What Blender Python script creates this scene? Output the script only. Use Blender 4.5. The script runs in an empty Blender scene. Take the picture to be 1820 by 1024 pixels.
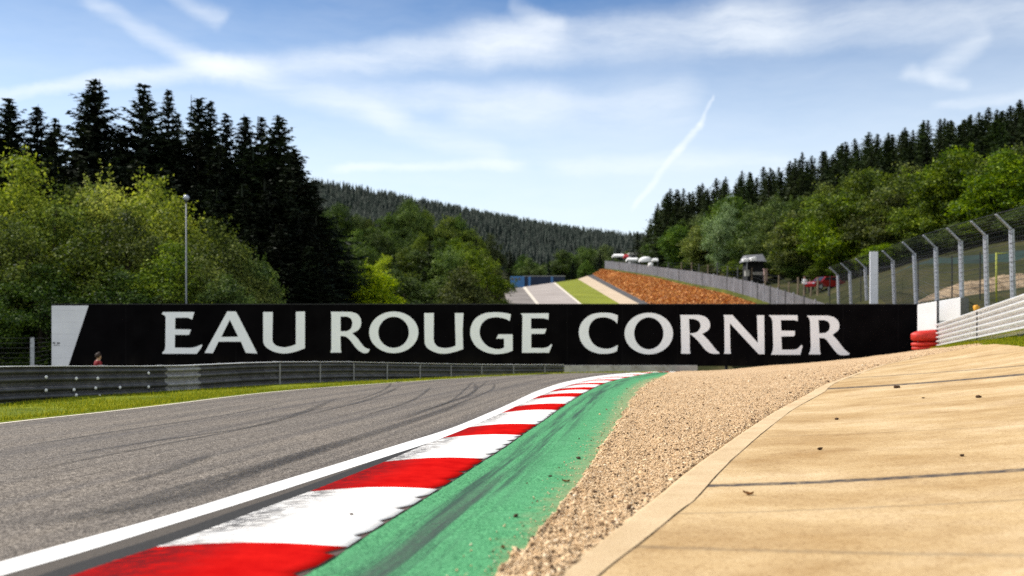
import bpy, bmesh, math, random
import numpy as np
from mathutils import Vector, Matrix
R = math.radians
random.seed(7)
RNG = np.random.default_rng(11)
SC = bpy.context.scene
COL = SC.collection
F = 1769.4          # focal length of the photograph in its own pixels
SL = 40 / F         # the ground falls gently away from the camera
YH = 575            # eye level row


def P(x, y, Y):
    return Vector(((x - 910) * Y / F, Y, 1 - (y - YH) * Y / F))


# ------------------------------------------------------------------ objects
def tag(o, label=None, cat=None, group=None, kind=None):
    if label: o['label'] = label
    if cat: o['category'] = cat
    if group: o['group'] = group
    if kind: o['kind'] = kind
    return o


def link(name, me, mat=None, parent=None):
    o = bpy.data.objects.new(name, me)
    COL.objects.link(o)
    if mat is not None:
        for m in (mat if isinstance(mat, (list, tuple)) else [mat]):
            me.materials.append(m)
    if parent is not None:
        o.parent = parent
    return o


def empty(name, loc, label, cat, group=None, rz=0.0):
    o = bpy.data.objects.new(name, None)
    COL.objects.link(o)
    o.location = loc
    o.rotation_euler = (0, 0, rz)
    o.empty_display_size = .3
    return tag(o, label, cat, group)


def np_mesh(name, verts, faces, smooth=False, uv=None, mat_idx=None):
    """faces: (M,3) or (M,4) int array"""
    verts = np.asarray(verts, np.float32); faces = np.asarray(faces, np.int32)
    me = bpy.data.meshes.new(name)
    k = faces.shape[1]
    me.vertices.add(len(verts)); me.vertices.foreach_set('co', verts.ravel())
    me.loops.add(faces.size); me.loops.foreach_set('vertex_index', faces.ravel())
    me.polygons.add(len(faces))
    me.polygons.foreach_set('loop_start', np.arange(0, faces.size, k, dtype=np.int32))
    if smooth:
        me.polygons.foreach_set('use_smooth', np.ones(len(faces), bool))
    if mat_idx is not None:
        me.polygons.foreach_set('material_index', np.asarray(mat_idx, np.int32))
    if uv is not None:
        l = me.uv_layers.new(name='UVMap')
        l.data.foreach_set('uv', np.asarray(uv, np.float32)[faces.ravel()].ravel())
    me.update(calc_edges=True); me.validate()
    return me


class MB:
    """collects simple solids and links them as one mesh"""
    def __init__(self): self.v = []; self.f = []; self.m = []

    def add(self, vs, fs, mi=0):
        b = len(self.v)
        self.v += [tuple(p) for p in vs]
        self.f += [tuple(b + i for i in f) for f in fs]
        self.m += [mi] * len(fs)
        return self

    def box(self, a, b, mi=0, rz=0, c=None):
        (x0, y0, z0), (x1, y1, z1) = a, b
        vs = [Vector(p) for p in ((x0, y0, z0), (x1, y0, z0), (x1, y1, z0), (x0, y1, z0), (x0, y0, z1), (x1, y0, z1), (x1, y1, z1), (x0, y1, z1))]
        if rz:
            c = Vector(c) if c else Vector(((x0 + x1) / 2, (y0 + y1) / 2, 0))
            M = Matrix.Rotation(rz, 4, 'Z')
            vs = [M @ (p - c) + c for p in vs]
        return self.add(vs, [(3, 2, 1, 0), (4, 5, 6, 7), (0, 1, 5, 4), (1, 2, 6, 5), (2, 3, 7, 6), (3, 0, 4, 7)], mi)

    def tube(self, pts, r, n=6, mi=0, caps=True, flat=None):
        pts = [Vector(p) for p in pts]
        rs = r if isinstance(r, (list, tuple)) else [r] * len(pts)
        vs = []; fs = []
        for i, p in enumerate(pts):
            d = (pts[min(i + 1, len(pts) - 1)] - pts[max(i - 1, 0)]).normalized()
            u = d.cross(Vector((0, 0, 1)))
            if u.length < 1e-3: u = d.cross(Vector((0, 1, 0)))
            u.normalize(); w = u.cross(d)
            for k in range(n):
                a = 2 * math.pi * (k + .5) / n
                vs.append(p + u * math.cos(a) * rs[i] + w * math.sin(a) * rs[i])
        for i in range(len(pts) - 1):
            for k in range(n):
                fs.append((i * n + k, i * n + (k + 1) % n, (i + 1) * n + (k + 1) % n, (i + 1) * n + k))
        if caps:
            fs.append(tuple(range(n))[::-1]); fs.append(tuple((len(pts) - 1) * n + k for k in range(n)))
        return self.add(vs, fs, mi)

    def sweep(self, path, prof, mi=0, closed=False):
        """prof: (out, up) pairs swept along the path; out is to the right of travel"""
        path = [Vector(p) for p in path]; n = len(prof); vs = []; fs = []
        for i, p in enumerate(path):
            d = path[min(i + 1, len(path) - 1)] - path[max(i - 1, 0)]
            o = Vector((d.y, -d.x, 0)).normalized()
            for a, b in prof: vs.append(p + o * a + Vector((0, 0, b)))
        for i in range(len(path) - 1):
            for k in range(n if closed else n - 1):
                fs.append((i * n + k, (i + 1) * n + k, (i + 1) * n + (k + 1) % n, i * n + (k + 1) % n))
        if closed:
            fs.append(tuple(range(n))); fs.append(tuple((len(path) - 1) * n + k for k in range(n))[::-1])
        return self.add(vs, fs, mi)

    def lathe(self, prof, n=20, mi=0, c=(0, 0, 0)):
        vs = []; fs = []
        for r, z in prof:
            for k in range(n):
                a = 2 * math.pi * k / n
                vs.append((c[0] + r * math.cos(a), c[1] + r * math.sin(a), c[2] + z))
        for i in range(len(prof) - 1):
            for k in range(n):
                fs.append((i * n + k, i * n + (k + 1) % n, (i + 1) * n + (k + 1) % n, (i + 1) * n + k))
        return self.add(vs, fs, mi)

    def build(self, name, mat, parent=None, smooth=False, bevel=0, world=False):
        me = bpy.data.meshes.new(name)
        me.from_pydata(self.v, [], self.f)
        bm = bmesh.new(); bm.from_mesh(me)
        bmesh.ops.recalc_face_normals(bm, faces=bm.faces); bm.to_mesh(me); bm.free()
        me.polygons.foreach_set('material_index', self.m)
        if smooth: me.polygons.foreach_set('use_smooth', [True] * len(me.polygons))
        o = link(name, me, mat)
        if bevel:
            b = o.modifiers.new('bevel', 'BEVEL'); b.width = bevel; b.segments = 2; b.limit_method = 'ANGLE'
        if parent is not None:
            o.parent = parent
            if world:   # vertices were given in world space
                M = Matrix.Translation(parent.location) @ Matrix.Rotation(parent.rotation_euler.z, 4, 'Z')
                o.matrix_parent_inverse = M.inverted()
        return o


# ------------------------------------------------------------------ noise
def _h(ix, iy, s):
    n = (ix.astype(np.int64) * 374761393 + iy.astype(np.int64) * 668265263 + s * 974711) & 0x7fffffff
    n = ((n ^ (n >> 13)) * 1274126177) & 0x7fffffff
    return ((n ^ (n >> 16)) & 0xffff) / 65535.0


def vnoise(x, y, s=0):
    x = np.asarray(x, float); y = np.asarray(y, float)
    ix = np.floor(x).astype(np.int64); iy = np.floor(y).astype(np.int64)
    fx = x - ix; fy = y - iy
    fx = fx * fx * (3 - 2 * fx); fy = fy * fy * (3 - 2 * fy)
    a = _h(ix, iy, s) * (1 - fx) + _h(ix + 1, iy, s) * fx
    b = _h(ix, iy + 1, s) * (1 - fx) + _h(ix + 1, iy + 1, s) * fx
    return a * (1 - fy) + b * fy


def fbm(x, y, s=0, o=4):
    t = 0; a = .5
    for i in range(o):
        t = t + a * (vnoise(x * 2 ** i, y * 2 ** i, s + i) - .5) * 2; a *= .5
    return t


def sstep(a, b, x):
    t = np.clip((np.asarray(x, float) - a) / (b - a), 0, 1)
    return t * t * (3 - 2 * t)


# ------------------------------------------------------------------ materials
class NT:
    def __init__(self, name, tree=None):
        if tree is None:
            self.mat = bpy.data.materials.new(name); self.mat.use_nodes = True
            self.t = self.mat.node_tree
        else:
            self.t = tree
        self.t.nodes.clear()

    def n(self, typ, ins=None, **kw):
        nd = self.t.nodes.new(typ)
        for k, v in kw.items(): setattr(nd, k, v)
        for k, v in (ins or {}).items():
            self.set(nd.inputs[k], v)
        return nd

    def set(self, sock, v):
        if isinstance(v, bpy.types.NodeSocket): self.t.links.new(v, sock)
        elif isinstance(v, bpy.types.Node): self.t.links.new(v.outputs[0], sock)
        else:
            if sock.type == 'RGBA' and len(v) == 3: v = (*v, 1)
            sock.default_value = v

    def math(self, op, a, b=0.0, clamp=False):
        nd = self.n('ShaderNodeMath', operation=op, use_clamp=clamp)
        self.set(nd.inputs[0], a); self.set(nd.inputs[1], b)
        return nd.outputs[0]

    def noise(self, vec, scale, detail=3, rough=.55, dist=0, dim='3D'):
        nd = self.n('ShaderNodeTexNoise', {'Scale': scale, 'Detail': detail, 'Roughness': rough, 'Distortion': dist})
        if vec is not None: self.set(nd.inputs['Vector'], vec)
        return nd.outputs[0]

    def vmap(self, vec, scale=(1, 1, 1), rot=(0, 0, 0), loc=(0, 0, 0)):
        nd = self.n('ShaderNodeMapping'); self.set(nd.inputs['Vector'], vec)
        nd.inputs['Scale'].default_value = scale; nd.inputs['Rotation'].default_value = rot; nd.inputs['Location'].default_value = loc
        return nd.outputs[0]

    def ramp(self, fac, stops, interp='LINEAR'):
        nd = self.n('ShaderNodeValToRGB'); self.set(nd.inputs[0], fac)
        cr = nd.color_ramp; cr.interpolation = interp
        while len(cr.elements) < len(stops): cr.elements.new(.5)
        for e, (p, c) in zip(cr.elements, stops):
            e.position = p
            e.color = (c, c, c, 1) if isinstance(c, (int, float)) else (*c, 1)
        return nd.outputs[0]

    def mix(self, fac, a, b, mode='MIX'):
        nd = self.n('ShaderNodeMix', data_type='RGBA', blend_type=mode)
        self.set(nd.inputs[0], fac); self.set(nd.inputs[6], a); self.set(nd.inputs[7], b)
        return nd.outputs[2]

    def rng(self, v, a, b, c=0.0, d=1.0, smooth=True):
        nd = self.n('ShaderNodeMapRange', {'From Min': a, 'From Max': b, 'To Min': c, 'To Max': d}, interpolation_type='SMOOTHSTEP' if smooth else 'LINEAR')
        self.set(nd.inputs['Value'], v)
        return nd.outputs[0]

    def sep(self, v):
        nd = self.n('ShaderNodeSeparateXYZ'); self.set(nd.inputs[0], v); return nd.outputs

    def comb(self, x, y, z=0.0):
        nd = self.n('ShaderNodeCombineXYZ')
        for i, v in enumerate((x, y, z)): self.set(nd.inputs[i], v)
        return nd.outputs[0]

    def bump(self, h, strength=.3, dist=.02, normal=None):
        nd = self.n('ShaderNodeBump', {'Strength': strength, 'Distance': dist, 'Height': h})
        if normal is not None: self.set(nd.inputs['Normal'], normal)
        return nd.outputs[0]

    def coord(self, which='Object'):
        return self.n('ShaderNodeTexCoord').outputs[which]

    def pos(self):
        return self.n('ShaderNodeNewGeometry').outputs['Position']

    def rand(self):
        return self.n('ShaderNodeObjectInfo').outputs['Random']

    def out(self, color, rough=.8, metal=0, normal=None, spec=.3, alpha=None):
        p = self.n('ShaderNodeBsdfPrincipled')
        self.set(p.inputs['Base Color'], color); self.set(p.inputs['Roughness'], rough)
        self.set(p.inputs['Metallic'], metal); self.set(p.inputs['Specular IOR Level'], spec)
        if normal is not None: self.set(p.inputs['Normal'], normal)
        if alpha is not None: self.set(p.inputs['Alpha'], alpha)
        o = self.n('ShaderNodeOutputMaterial'); self.t.links.new(p.outputs[0], o.inputs[0])
        return self.mat


def simple(name, col, rough=.6, metal=0, var=.25, scale=3.0, spec=.3, dirt=None):
    t = NT(name); c = t.coord('Object')
    nz = t.noise(c, scale, 4, .6)
    lo = tuple(v * (1 - var) for v in col); hi = tuple(min(1, v * (1 + var * .6)) for v in col)
    colr = t.ramp(nz, [(.3, lo), (.7, hi)])
    if dirt:
        colr = t.mix(t.ramp(t.noise(c, scale * 2.3, 6, .7), [(.5, 0.0), (.72, 1.0)]), colr, dirt)
    return t.out(colr, rough, metal, t.bump(t.noise(c, scale * 9, 3), .12, .01), spec)


M = {}
def build_materials():
    # --- asphalt of the near track
    t = NT('asphalt'); uv = t.coord('UV'); ps = t.pos()
    grain = t.noise(ps, 85, 2, .75)
    fine = t.noise(ps, 26, 5, .75)
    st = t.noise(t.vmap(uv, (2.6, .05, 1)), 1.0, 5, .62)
    st2 = t.noise(t.vmap(uv, (9, .09, 1)), 1.0, 3, .6)
    blot = t.noise(ps, .5, 4)
    c = t.ramp(t.math('ADD', t.math('MULTIPLY', grain, .62), t.math('MULTIPLY', fine, .38)), [(.40, (.040, .034, .028)), (.5, (.148, .125, .102)), (.60, (.44, .385, .32))])
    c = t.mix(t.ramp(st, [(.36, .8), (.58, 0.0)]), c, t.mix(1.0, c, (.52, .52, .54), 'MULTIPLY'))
    c = t.mix(t.ramp(st2, [(.34, .45), (.5, 0.0)]), c, t.mix(1.0, c, (.6, .6, .62), 'MULTIPLY'))
    c = t.mix(t.ramp(blot, [(.4, 0.0), (.7, .35)]), c, t.mix(1.0, c, (1.25, 1.2, 1.14), 'MULTIPLY'))
    vv = t.sep(uv)[1]
    M['asphalt'] = t.out(c, t.ramp(st, [(.35, .62), (.6, .9)]), 0, t.bump(t.math('ADD', grain, fine), .7, .014), .1)
    # --- tyre marks
    t = NT('tyre_rubber'); uv = t.coord('UV'); ps = t.pos(); u = t.sep(uv)[0]
    edge = t.math('MULTIPLY', t.rng(u, 0, .35), t.rng(u, 1, .65))
    a = t.math('MULTIPLY', edge, t.ramp(t.noise(ps, 22, 4, .7), [(.32, .15), (.62, .8)]))
    v = t.sep(uv)[1]
    a = t.math('MULTIPLY', a, t.math('MULTIPLY', t.rng(v, 0, .25), t.rng(v, 1, .8)))
    M['tyre'] = t.out((.028, .027, .027), .7, 0, None, .25, alpha=t.math('MULTIPLY', a, .62))
    # --- white line
    t = NT('line_paint'); ps = t.pos(); uv = t.coord('UV')
    w = t.ramp(t.noise(ps, 55, 5, .75), [(.3, (.5, .47, .42)), (.46, (.80, .78, .74)), (.8, (.86, .85, .82))])
    w = t.mix(t.ramp(t.noise(t.vmap(uv, (8, .25, 1)), 1.0, 5, .7), [(.52, 0.0), (.75, .35)]), w, (.42, .40, .38))
    M['line'] = t.out(w, .75, 0, t.bump(t.noise(ps, 110, 2), .35, .006))
    # --- dirty strip between line and kerb
    t = NT('rubbered_strip'); ps = t.pos(); uv = t.coord('UV')
    u = t.sep(t.coord('Generated'))[0]
    g = t.noise(ps, 130, 3, .7)
    w = t.ramp(g, [(.3, (.025, .020, .015)), (.7, (.12, .097, .074))])
    M['strip'] = t.out(w, .85, 0, t.bump(g, .5, .01))
    t = NT('kerb_band_black'); ps = t.pos(); g = t.noise(ps, 60, 3, .7)  # near-black band along the kerb's left edge
    M['kerb_band'] = t.out(t.ramp(g, [(.3, (.008, .008, .008)), (.75, (.03, .027, .024))]), .9, 0, t.bump(g, .5, .01))
    # --- kerb paints
    for nm, base, hi, dk in (('kerb_white', (.84, .80, .74), (.92, .90, .86), (.045, .045, .05)), ('kerb_red', (.42, .005, .005), (.55, .010, .008), (.10, .012, .014))):
        t = NT(nm); ps = t.pos(); uv = t.coord('UV'); u, v, _ = t.sep(uv)
        c = t.ramp(t.noise(ps, 5, 5, .65), [(.35, base), (.65, hi)])
        c = t.mix(t.ramp(t.noise(t.vmap(uv, (1.2, 7, 1)), 1.0, 4, .6), [(.5, 0.0), (.8, .5)]), c, t.mix(1.0, c, (.86, .80, .72), 'MULTIPLY'))
        worn = t.math('MULTIPLY', t.rng(u, -.34, -.80), t.ramp(t.noise(t.vmap(uv, (7, 30, 1), (0, 0, .12)), 1.0, 7, .76), [(.43, 0.0), (.505, 1.0)]))
        worn = t.math('MULTIPLY', worn, t.ramp(t.noise(ps, 1.6, 2), [(.3, .6), (.55, 1.0)]))
        c = t.mix(t.math('MULTIPLY', worn, .96), c, dk)
        sc = t.ramp(t.noise(t.vmap(uv, (60, 5, 1), (0, 0, .2)), 1.0, 4, .7), [(.62, 0.0), (.70, .7)])
        c = t.mix(t.math('MULTIPLY', sc, t.rng(u, .0, -.9, .1, .8)), c, dk)
        M[nm] = t.out(c, t.ramp(t.noise(ps, 9, 3), [(.3, .7), (.7, .9)]), 0, t.bump(t.noise(ps, 60, 4, .7), .3, .006), .0)
    M['kerb_side'] = simple('kerb_side', (.09, .055, .045), .9, 0, .5, 18)
    # --- green run off paint
    t = NT('green_paint'); ps = t.pos(); uv = t.coord('UV'); u, v, _ = t.sep(uv)
    g = t.noise(ps, 60, 5, .8)
    c = t.ramp(g, [(.36, (.007, .052, .018)), (.47, (.034, .20, .074)), (.60, (.13, .42, .18))])
    c = t.mix(t.ramp(t.noise(ps, 3.2, 5, .6), [(.42, 0.0), (.7, .4)]), c, (.10, .33, .15))
    st = t.noise(t.vmap(uv, (10, .22, 1)), 1.0, 5, .68)
    band = t.math('MULTIPLY', t.rng(u, .02, .2), t.rng(u, .62, .34))
    d = t.math('MULTIPLY', t.ramp(st, [(.42, 0.0), (.6, .85)]), band)
    c = t.mix(d, c, (.022, .045, .036))
    trk = t.math('ABSOLUTE', t.math('SUBTRACT', u, t.math('ADD', .30, t.math('MULTIPLY', t.math('SUBTRACT', v, 6.0), .0))))
    tr = t.math('MULTIPLY', t.rng(trk, .085, .03), t.math('MULTIPLY', t.rng(v, 8.6, 6.2), t.ramp(t.noise(ps, 30, 4, .7), [(.3, .35), (.6, .95)])))
    c = t.mix(t.math('MULTIPLY', tr, .8), c, (.05, .055, .052))
    wsc = t.math('MULTIPLY', t.ramp(t.noise(t.vmap(uv, (3, 26, 1), (0, 0, .15)), 1.0, 5, .7), [(.66, 0.0), (.72, .7)]), t.math('MULTIPLY', t.rng(u, .4, .6), t.rng(v, 8.4, 6.6)))
    c = t.mix(wsc, c, (.5, .6, .52))
    sand = t.math('MULTIPLY', t.rng(t.math('ADD', u, t.math('MULTIPLY', t.math('SUBTRACT', t.noise(ps, 7, 4), .5), .5)), .72, .98), t.ramp(g, [(.3, .3), (.6, 1.0)]))
    c = t.mix(t.math('MULTIPLY', sand, .55), c, (.36, .27, .13))
    M['green'] = t.out(c, .88, 0, t.bump(g, .45, .008), .2)
    # --- gravel
    t = NT('gravel'); ps = t.pos()
    vo = t.n('ShaderNodeTexVoronoi', {'Scale': 95.0, 'Randomness': 1.0}); t.set(vo.inputs['Vector'], ps)
    cc = t.sep(vo.outputs['Color'])[0]
    c = t.ramp(cc, [(.0, (.10, .055, .025)), (.14, (.34, .195, .085)), (.36, (.67, .465, .265)), (.9, (.80, .59, .36)), (1.0, (.84, .68, .50))])
    c = t.mix(t.ramp(t.noise(ps, 2.2, 5, .65), [(.46, 0.0), (.72, .5)]), c, t.mix(1.0, c, (.66, .55, .46), 'MULTIPLY'))
    gap = t.ramp(vo.outputs['Distance'], [(.45, 0.0), (.85, .6)])
    c = t.mix(gap, c, (.16, .095, .055))
    c = t.mix(t.ramp(t.noise(ps, 16, 4, .75), [(.33, .8), (.42, 0.0)]), c, (.15, .08, .045))
    h = t.math('SUBTRACT', t.noise(ps, 30, 3, .7), vo.outputs['Distance'])
    M['gravel'] = t.out(c, .95, 0, t.bump(h, .6, .014), .05)
    t = NT('gravel_stone'); g = t.n('ShaderNodeNewGeometry').outputs['Random Per Island']
    c = t.ramp(g, [(0, (.06, .032, .016)), (.11, (.16, .09, .045)), (.26, (.60, .40, .21)), (.75, (.79, .565, .335)), (.97, (.88, .69, .45)), (1, (.92, .80, .62))])
    M['stone'] = t.out(c, .9, 0, None, .2)
    # --- concrete apron
    t = NT('apron_concrete'); ps = t.pos(); uv = t.coord('UV'); u, v, _ = t.sep(uv)
    JR = -.03
    br = t.noise(t.vmap(ps, (.9, 22, 8), (0, 0, .06)), 1.0, 5, .68)
    br2 = t.noise(t.vmap(ps, (3.5, 90, 30), (0, 0, .06)), 1.0, 3, .6)
    gr = t.noise(ps, 150, 2, .7)
    big = t.noise(t.vmap(ps, (.55, .8, 1)), 1.0, 6, .66)
    c = t.ramp(big, [(.32, (.42, .265, .11)), (.5, (.57, .405, .205)), (.68, (.70, .535, .32))])
    c = t.mix(t.ramp(br, [(.33, .14), (.47, 0.0)]), c, t.mix(1.0, c, (.70, .62, .53), 'MULTIPLY'))
    c = t.mix(t.ramp(br2, [(.36, .16), (.5, 0.0)]), c, t.mix(1.0, c, (.74, .68, .6), 'MULTIPLY'))
    c = t.mix(t.ramp(gr, [(.34, .7), (.5, 0.0)]), c, t.mix(1.0, c, (.62, .55, .48), 'MULTIPLY'))
    c = t.mix(t.ramp(t.noise(ps, 28, 5, .75), [(.36, .5), (.5, 0.0)]), c, t.mix(1.0, c, (.72, .64, .55), 'MULTIPLY'))
    c = t.mix(t.ramp(t.noise(ps, 45, 3, .8), [(.36, .75), (.47, 0.0)]), c, t.mix(1.0, c, (.55, .47, .38), 'MULTIPLY'))
    sct = t.noise(t.vmap(ps, (1.6, 30, 5), (0, 0, -.22)), 1.0, 4, .7)
    c = t.mix(t.math('MULTIPLY', t.ramp(sct, [(.62, 0.0), (.70, .35)]), t.ramp(t.noise(ps, .7, 3), [(.45, 0.0), (.6, 1.0)])), c, (.13, .10, .075))
    c = t.mix(t.ramp(t.noise(ps, 1.1, 6, .72), [(.46, 0.0), (.74, .75)]), c, t.mix(1.0, c, (.62, .54, .46), 'MULTIPLY'))
    for (xa, ya, xb, yb, wd, al) in JOINTS:
        dx, dy = xb - xa, yb - ya; L = math.hypot(dx, dy); nx, ny = -dy / L, dx / L; off = -(xa * nx + ya * ny)
        x, y, _ = t.sep(ps)
        wob = t.math('MULTIPLY', t.math('SUBTRACT', t.noise(ps, 6, 4, .7), .5), .05)
        d = t.math('ABSOLUTE', t.math('ADD', t.math('ADD', t.math('MULTIPLY', x, nx), t.math('MULTIPLY', y, ny)), t.math('ADD', wob, off)))
        brk = t.ramp(t.noise(ps, 14, 4, .7), [(.3, .35), (.55, 1.0)])
        c = t.mix(t.math('MULTIPLY', t.math('MULTIPLY', t.rng(d, wd, wd * .35), brk), al), c, (.045, .04, .042))
    M['concrete'] = t.out(c, .85, 0, t.bump(t.math('ADD', t.math('ADD', br, gr), br2), .3, .012), .2)
    t = NT('apron_edging'); ps = t.pos(); gr = t.noise(ps, 90, 3, .7)
    c = t.ramp(t.noise(ps, 3, 5, .65), [(.3, (.50, .36, .20)), (.7, (.66, .505, .31))])
    c = t.mix(t.ramp(gr, [(.34, .7), (.5, 0.0)]), c, t.mix(1.0, c, (.6, .53, .45), 'MULTIPLY'))
    c = t.mix(t.ramp(t.noise(ps, 6, 6, .75), [(.48, 0.0), (.7, .6)]), c, t.mix(1.0, c, (.66, .56, .46), 'MULTIPLY'))
    M['edging'] = t.out(c, .88, 0, t.bump(gr, .4, .01), .2)
    # --- grass
    def grass(nm, stops, sc=1.0):
        t = NT(nm); ps = t.pos()
        c = t.ramp(t.noise(ps, .9 * sc, 6, .7), stops)
        c = t.mix(t.ramp(t.noise(ps, 14 * sc, 3, .7), [(.35, .5), (.6, 0.0)]), c, t.mix(1.0, c, (.45, .5, .4), 'MULTIPLY'))
        return t.out(c, .95, 0, t.bump(t.noise(ps, 16 * sc, 4, .7), .8, .08), .1)
    M['verge'] = grass('verge_grass', [(.3, (.09, .13, .010)), (.5, (.21, .245, .012)), (.72, (.36, .345, .016))])
    M['bank_verge'] = grass('bank_edge_grass', [(.3, (.03, .04, .008)), (.5, (.075, .085, .014)), (.72, (.15, .14, .02))], .4)
    M['lawn'] = grass('mown_grass', [(.3, (.15, .165, .02)), (.55, (.23, .25, .028)), (.75, (.29, .29, .035))], .25)
    M['terrain'] = grass('hill_grass', [(.3, (.018, .024, .008)), (.5, (.042, .044, .014)), (.7, (.085, .07, .03))], .25)
    M['dry'] = grass('dry_grass', [(.3, (.10, .085, .03)), (.5, (.19, .15, .06)), (.72, (.30, .22, .11))], .5)
    t = NT('grass_blade'); g = t.n('ShaderNodeNewGeometry').outputs['Random Per Island']
    c = t.ramp(g, [(0, (.08, .13, .010)), (.5, (.24, .27, .014)), (1, (.44, .40, .025))])
    d = t.n('ShaderNodeBsdfDiffuse', {'Color': c}); tr = t.n('ShaderNodeBsdfTranslucent', {'Color': c})
    mx = t.n('ShaderNodeMixShader', {0: .4, 1: d, 2: tr}); o = t.n('ShaderNodeOutputMaterial', {0: mx}); M['blade'] = t.mat
    # --- hill strips
    t = NT('bank_heather'); ps = t.pos()
    rot = t.vmap(ps, (.9, .16, .5), (0, 0, .5))
    c = t.ramp(t.noise(rot, .55, 6, .68), [(.30, (.11, .05, .03)), (.42, (.32, .12, .035)), (.52, (.50, .185, .032)), (.62, (.55, .26, .10)), (.74, (.46, .14, .085))])
    c = t.mix(t.ramp(t.noise(ps, 1.7, 5, .7), [(.42, .85), (.53, 0.0)]), c, (.10, .05, .032))
    M['heather'] = t.out(c, .95, 0, t.bump(t.noise(ps, 1.2, 5, .7), 1.0, .5), .1)
    M['far_road'] = simple('far_asphalt', (.36, .315, .285), .95, 0, .18, .35, .05)
    M['far_road_dark'] = simple('far_asphalt_dark', (.23, .205, .185), .95, 0, .3, .35, .05)
    M['far_sand'] = simple('far_sand', (.52, .40, .27), .9, 0, .15, .4)
    M['far_line'] = simple('far_line', (.62, .55, .45), .9, 0, .15, .4)
    M['far_ditch'] = simple('far_gutter', (.075, .07, .068), .9, 0, .3, .6)
    t = NT('bare_earth'); ps = t.pos()
    M['heap'] = t.out(t.ramp(t.noise(ps, 1.3, 6, .7), [(.32, (.12, .085, .05)), (.5, (.36, .26, .16)), (.68, (.52, .40, .27))]), .95, 0, t.bump(t.noise(ps, 3, 5, .7), .8, .3), .1)
    M['crack'] = simple('apron_joint', (.25, .165, .085), .95, 0, .4, 20)
    t = NT('heather_tuft'); g = t.n('ShaderNodeNewGeometry').outputs['Random Per Island']
    M['tuft'] = t.out(t.ramp(g, [(0, (.30, .125, .05)), (.3, (.46, .18, .05)), (.6, (.60, .25, .055)), (.85, (.62, .33, .14)), (1, (.48, .20, .10))]), .95, 0, None, .05)
    # --- sign
    t = NT('sign_black'); c = t.coord('Object')
    sx = t.math('FRACT', t.math('MULTIPLY', t.sep(c)[0], .41)); seam = t.rng(t.math('ABSOLUTE', t.math('SUBTRACT', sx, .5)), .494, .4995)
    bl = t.mix(t.math('MULTIPLY', seam, .7), t.ramp(t.noise(c, 1.3, 4), [(.3, (.0022, .0018, .0024)), (.7, (.0046, .004, .0048))]), (.012, .011, .012))
    bl = t.mix(t.math('MULTIPLY', t.rng(t.sep(c)[2], -.2, -.9), t.ramp(t.noise(t.vmap(c, (1.5, 1, .4)), 1.0, 5, .7), [(.4, 0.0), (.75, .5)])), bl, (.022, .018, .014))
    M['sign_black'] = t.out(bl, .75, 0, t.bump(t.noise(c, 14, 3), .05, .01), .02)
    t = NT('sign_white'); c = t.coord('Object')
    M['sign_white'] = t.out(t.ramp(t.noise(c, 1.5, 4), [(.3, (.86, .87, .93)), (.7, (.90, .91, .965))]), .5, 0, None, .25)
    t = NT('sign_grey_white'); c = t.coord('Object')
    z = t.sep(c)[2]
    seam = t.rng(t.math('ABSOLUTE', t.math('SUBTRACT', t.math('FRACT', t.math('MULTIPLY', z, 1.9)), .5)), .47, .5)
    M['sign_panel'] = t.out(t.mix(t.math('MULTIPLY', seam, .35), t.ramp(t.noise(c, 1.1, 5), [(.3, (.64, .645, .70)), (.7, (.73, .735, .79))]), (.3, .3, .33)), .55, 0, None, .25)
    M['mark_black'] = simple('mark_black', (.012, .012, .014), .6, 0, .1)
    # --- metals and so on
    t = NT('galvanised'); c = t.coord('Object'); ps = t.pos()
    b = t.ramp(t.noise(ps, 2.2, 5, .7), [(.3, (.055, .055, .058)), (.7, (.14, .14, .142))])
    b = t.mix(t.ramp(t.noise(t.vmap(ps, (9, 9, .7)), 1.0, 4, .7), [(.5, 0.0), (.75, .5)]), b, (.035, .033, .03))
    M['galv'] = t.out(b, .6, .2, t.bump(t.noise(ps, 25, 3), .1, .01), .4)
    M['galv_pale'] = simple('galvanised_pale', (.33, .33, .33), .55, .1, .25, 6, dirt=(.2, .19, .18))
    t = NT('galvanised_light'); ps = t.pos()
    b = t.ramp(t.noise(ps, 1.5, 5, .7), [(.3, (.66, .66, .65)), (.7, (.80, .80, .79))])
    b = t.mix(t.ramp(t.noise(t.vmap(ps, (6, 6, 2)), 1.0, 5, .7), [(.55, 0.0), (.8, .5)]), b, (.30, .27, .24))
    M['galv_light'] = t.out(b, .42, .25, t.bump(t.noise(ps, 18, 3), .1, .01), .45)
    M['post'] = simple('post_steel', (.40, .42, .47), .5, .2, .2, 4, dirt=(.25, .25, .26))
    M['dark_post'] = simple('dark_steel', (.035, .036, .04), .6, .2, .3, 4)
    M['wire'] = simple('wire_steel', (.055, .057, .062), .55, .3, .2, 4)
    M['bolt'] = simple('bolt_zinc', (.78, .79, .80), .35, .1, .1, 20)
    M['conc_wall'] = simple('wall_concrete', (.44, .42, .38), .9, 0, .3, 1.6, dirt=(.2, .17, .13))
    M['tyre_red'] = simple('cushion_red', (.62, .035, .022), .5, 0, .25, 4, dirt=(.25, .03, .02))
    M['white_box'] = simple('barrier_white', (.80, .79, .79), .5, 0, .06, 2)
    M['shaded_side'] = simple('barrier_shaded', (.17, .17, .18), .6, 0, .2, 2)  # dark grey stands for the shade on the white block's right face
    M['amber'] = simple('amber_plastic', (.75, .36, .035), .45, 0, .1, 5)
    M['slat'] = simple('slat_grey', (.19, .19, .205), .7, .1, .3, .6)
    M['slat_post'] = simple('slat_post', (.33, .335, .36), .7, .1, .2, .6)
    M['wood'] = simple('weathered_wood', (.24, .18, .12), .9, 0, .4, 2)
    M['white_canvas'] = simple('white_canvas', (.84, .83, .81), .8, 0, .05, 1)
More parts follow.
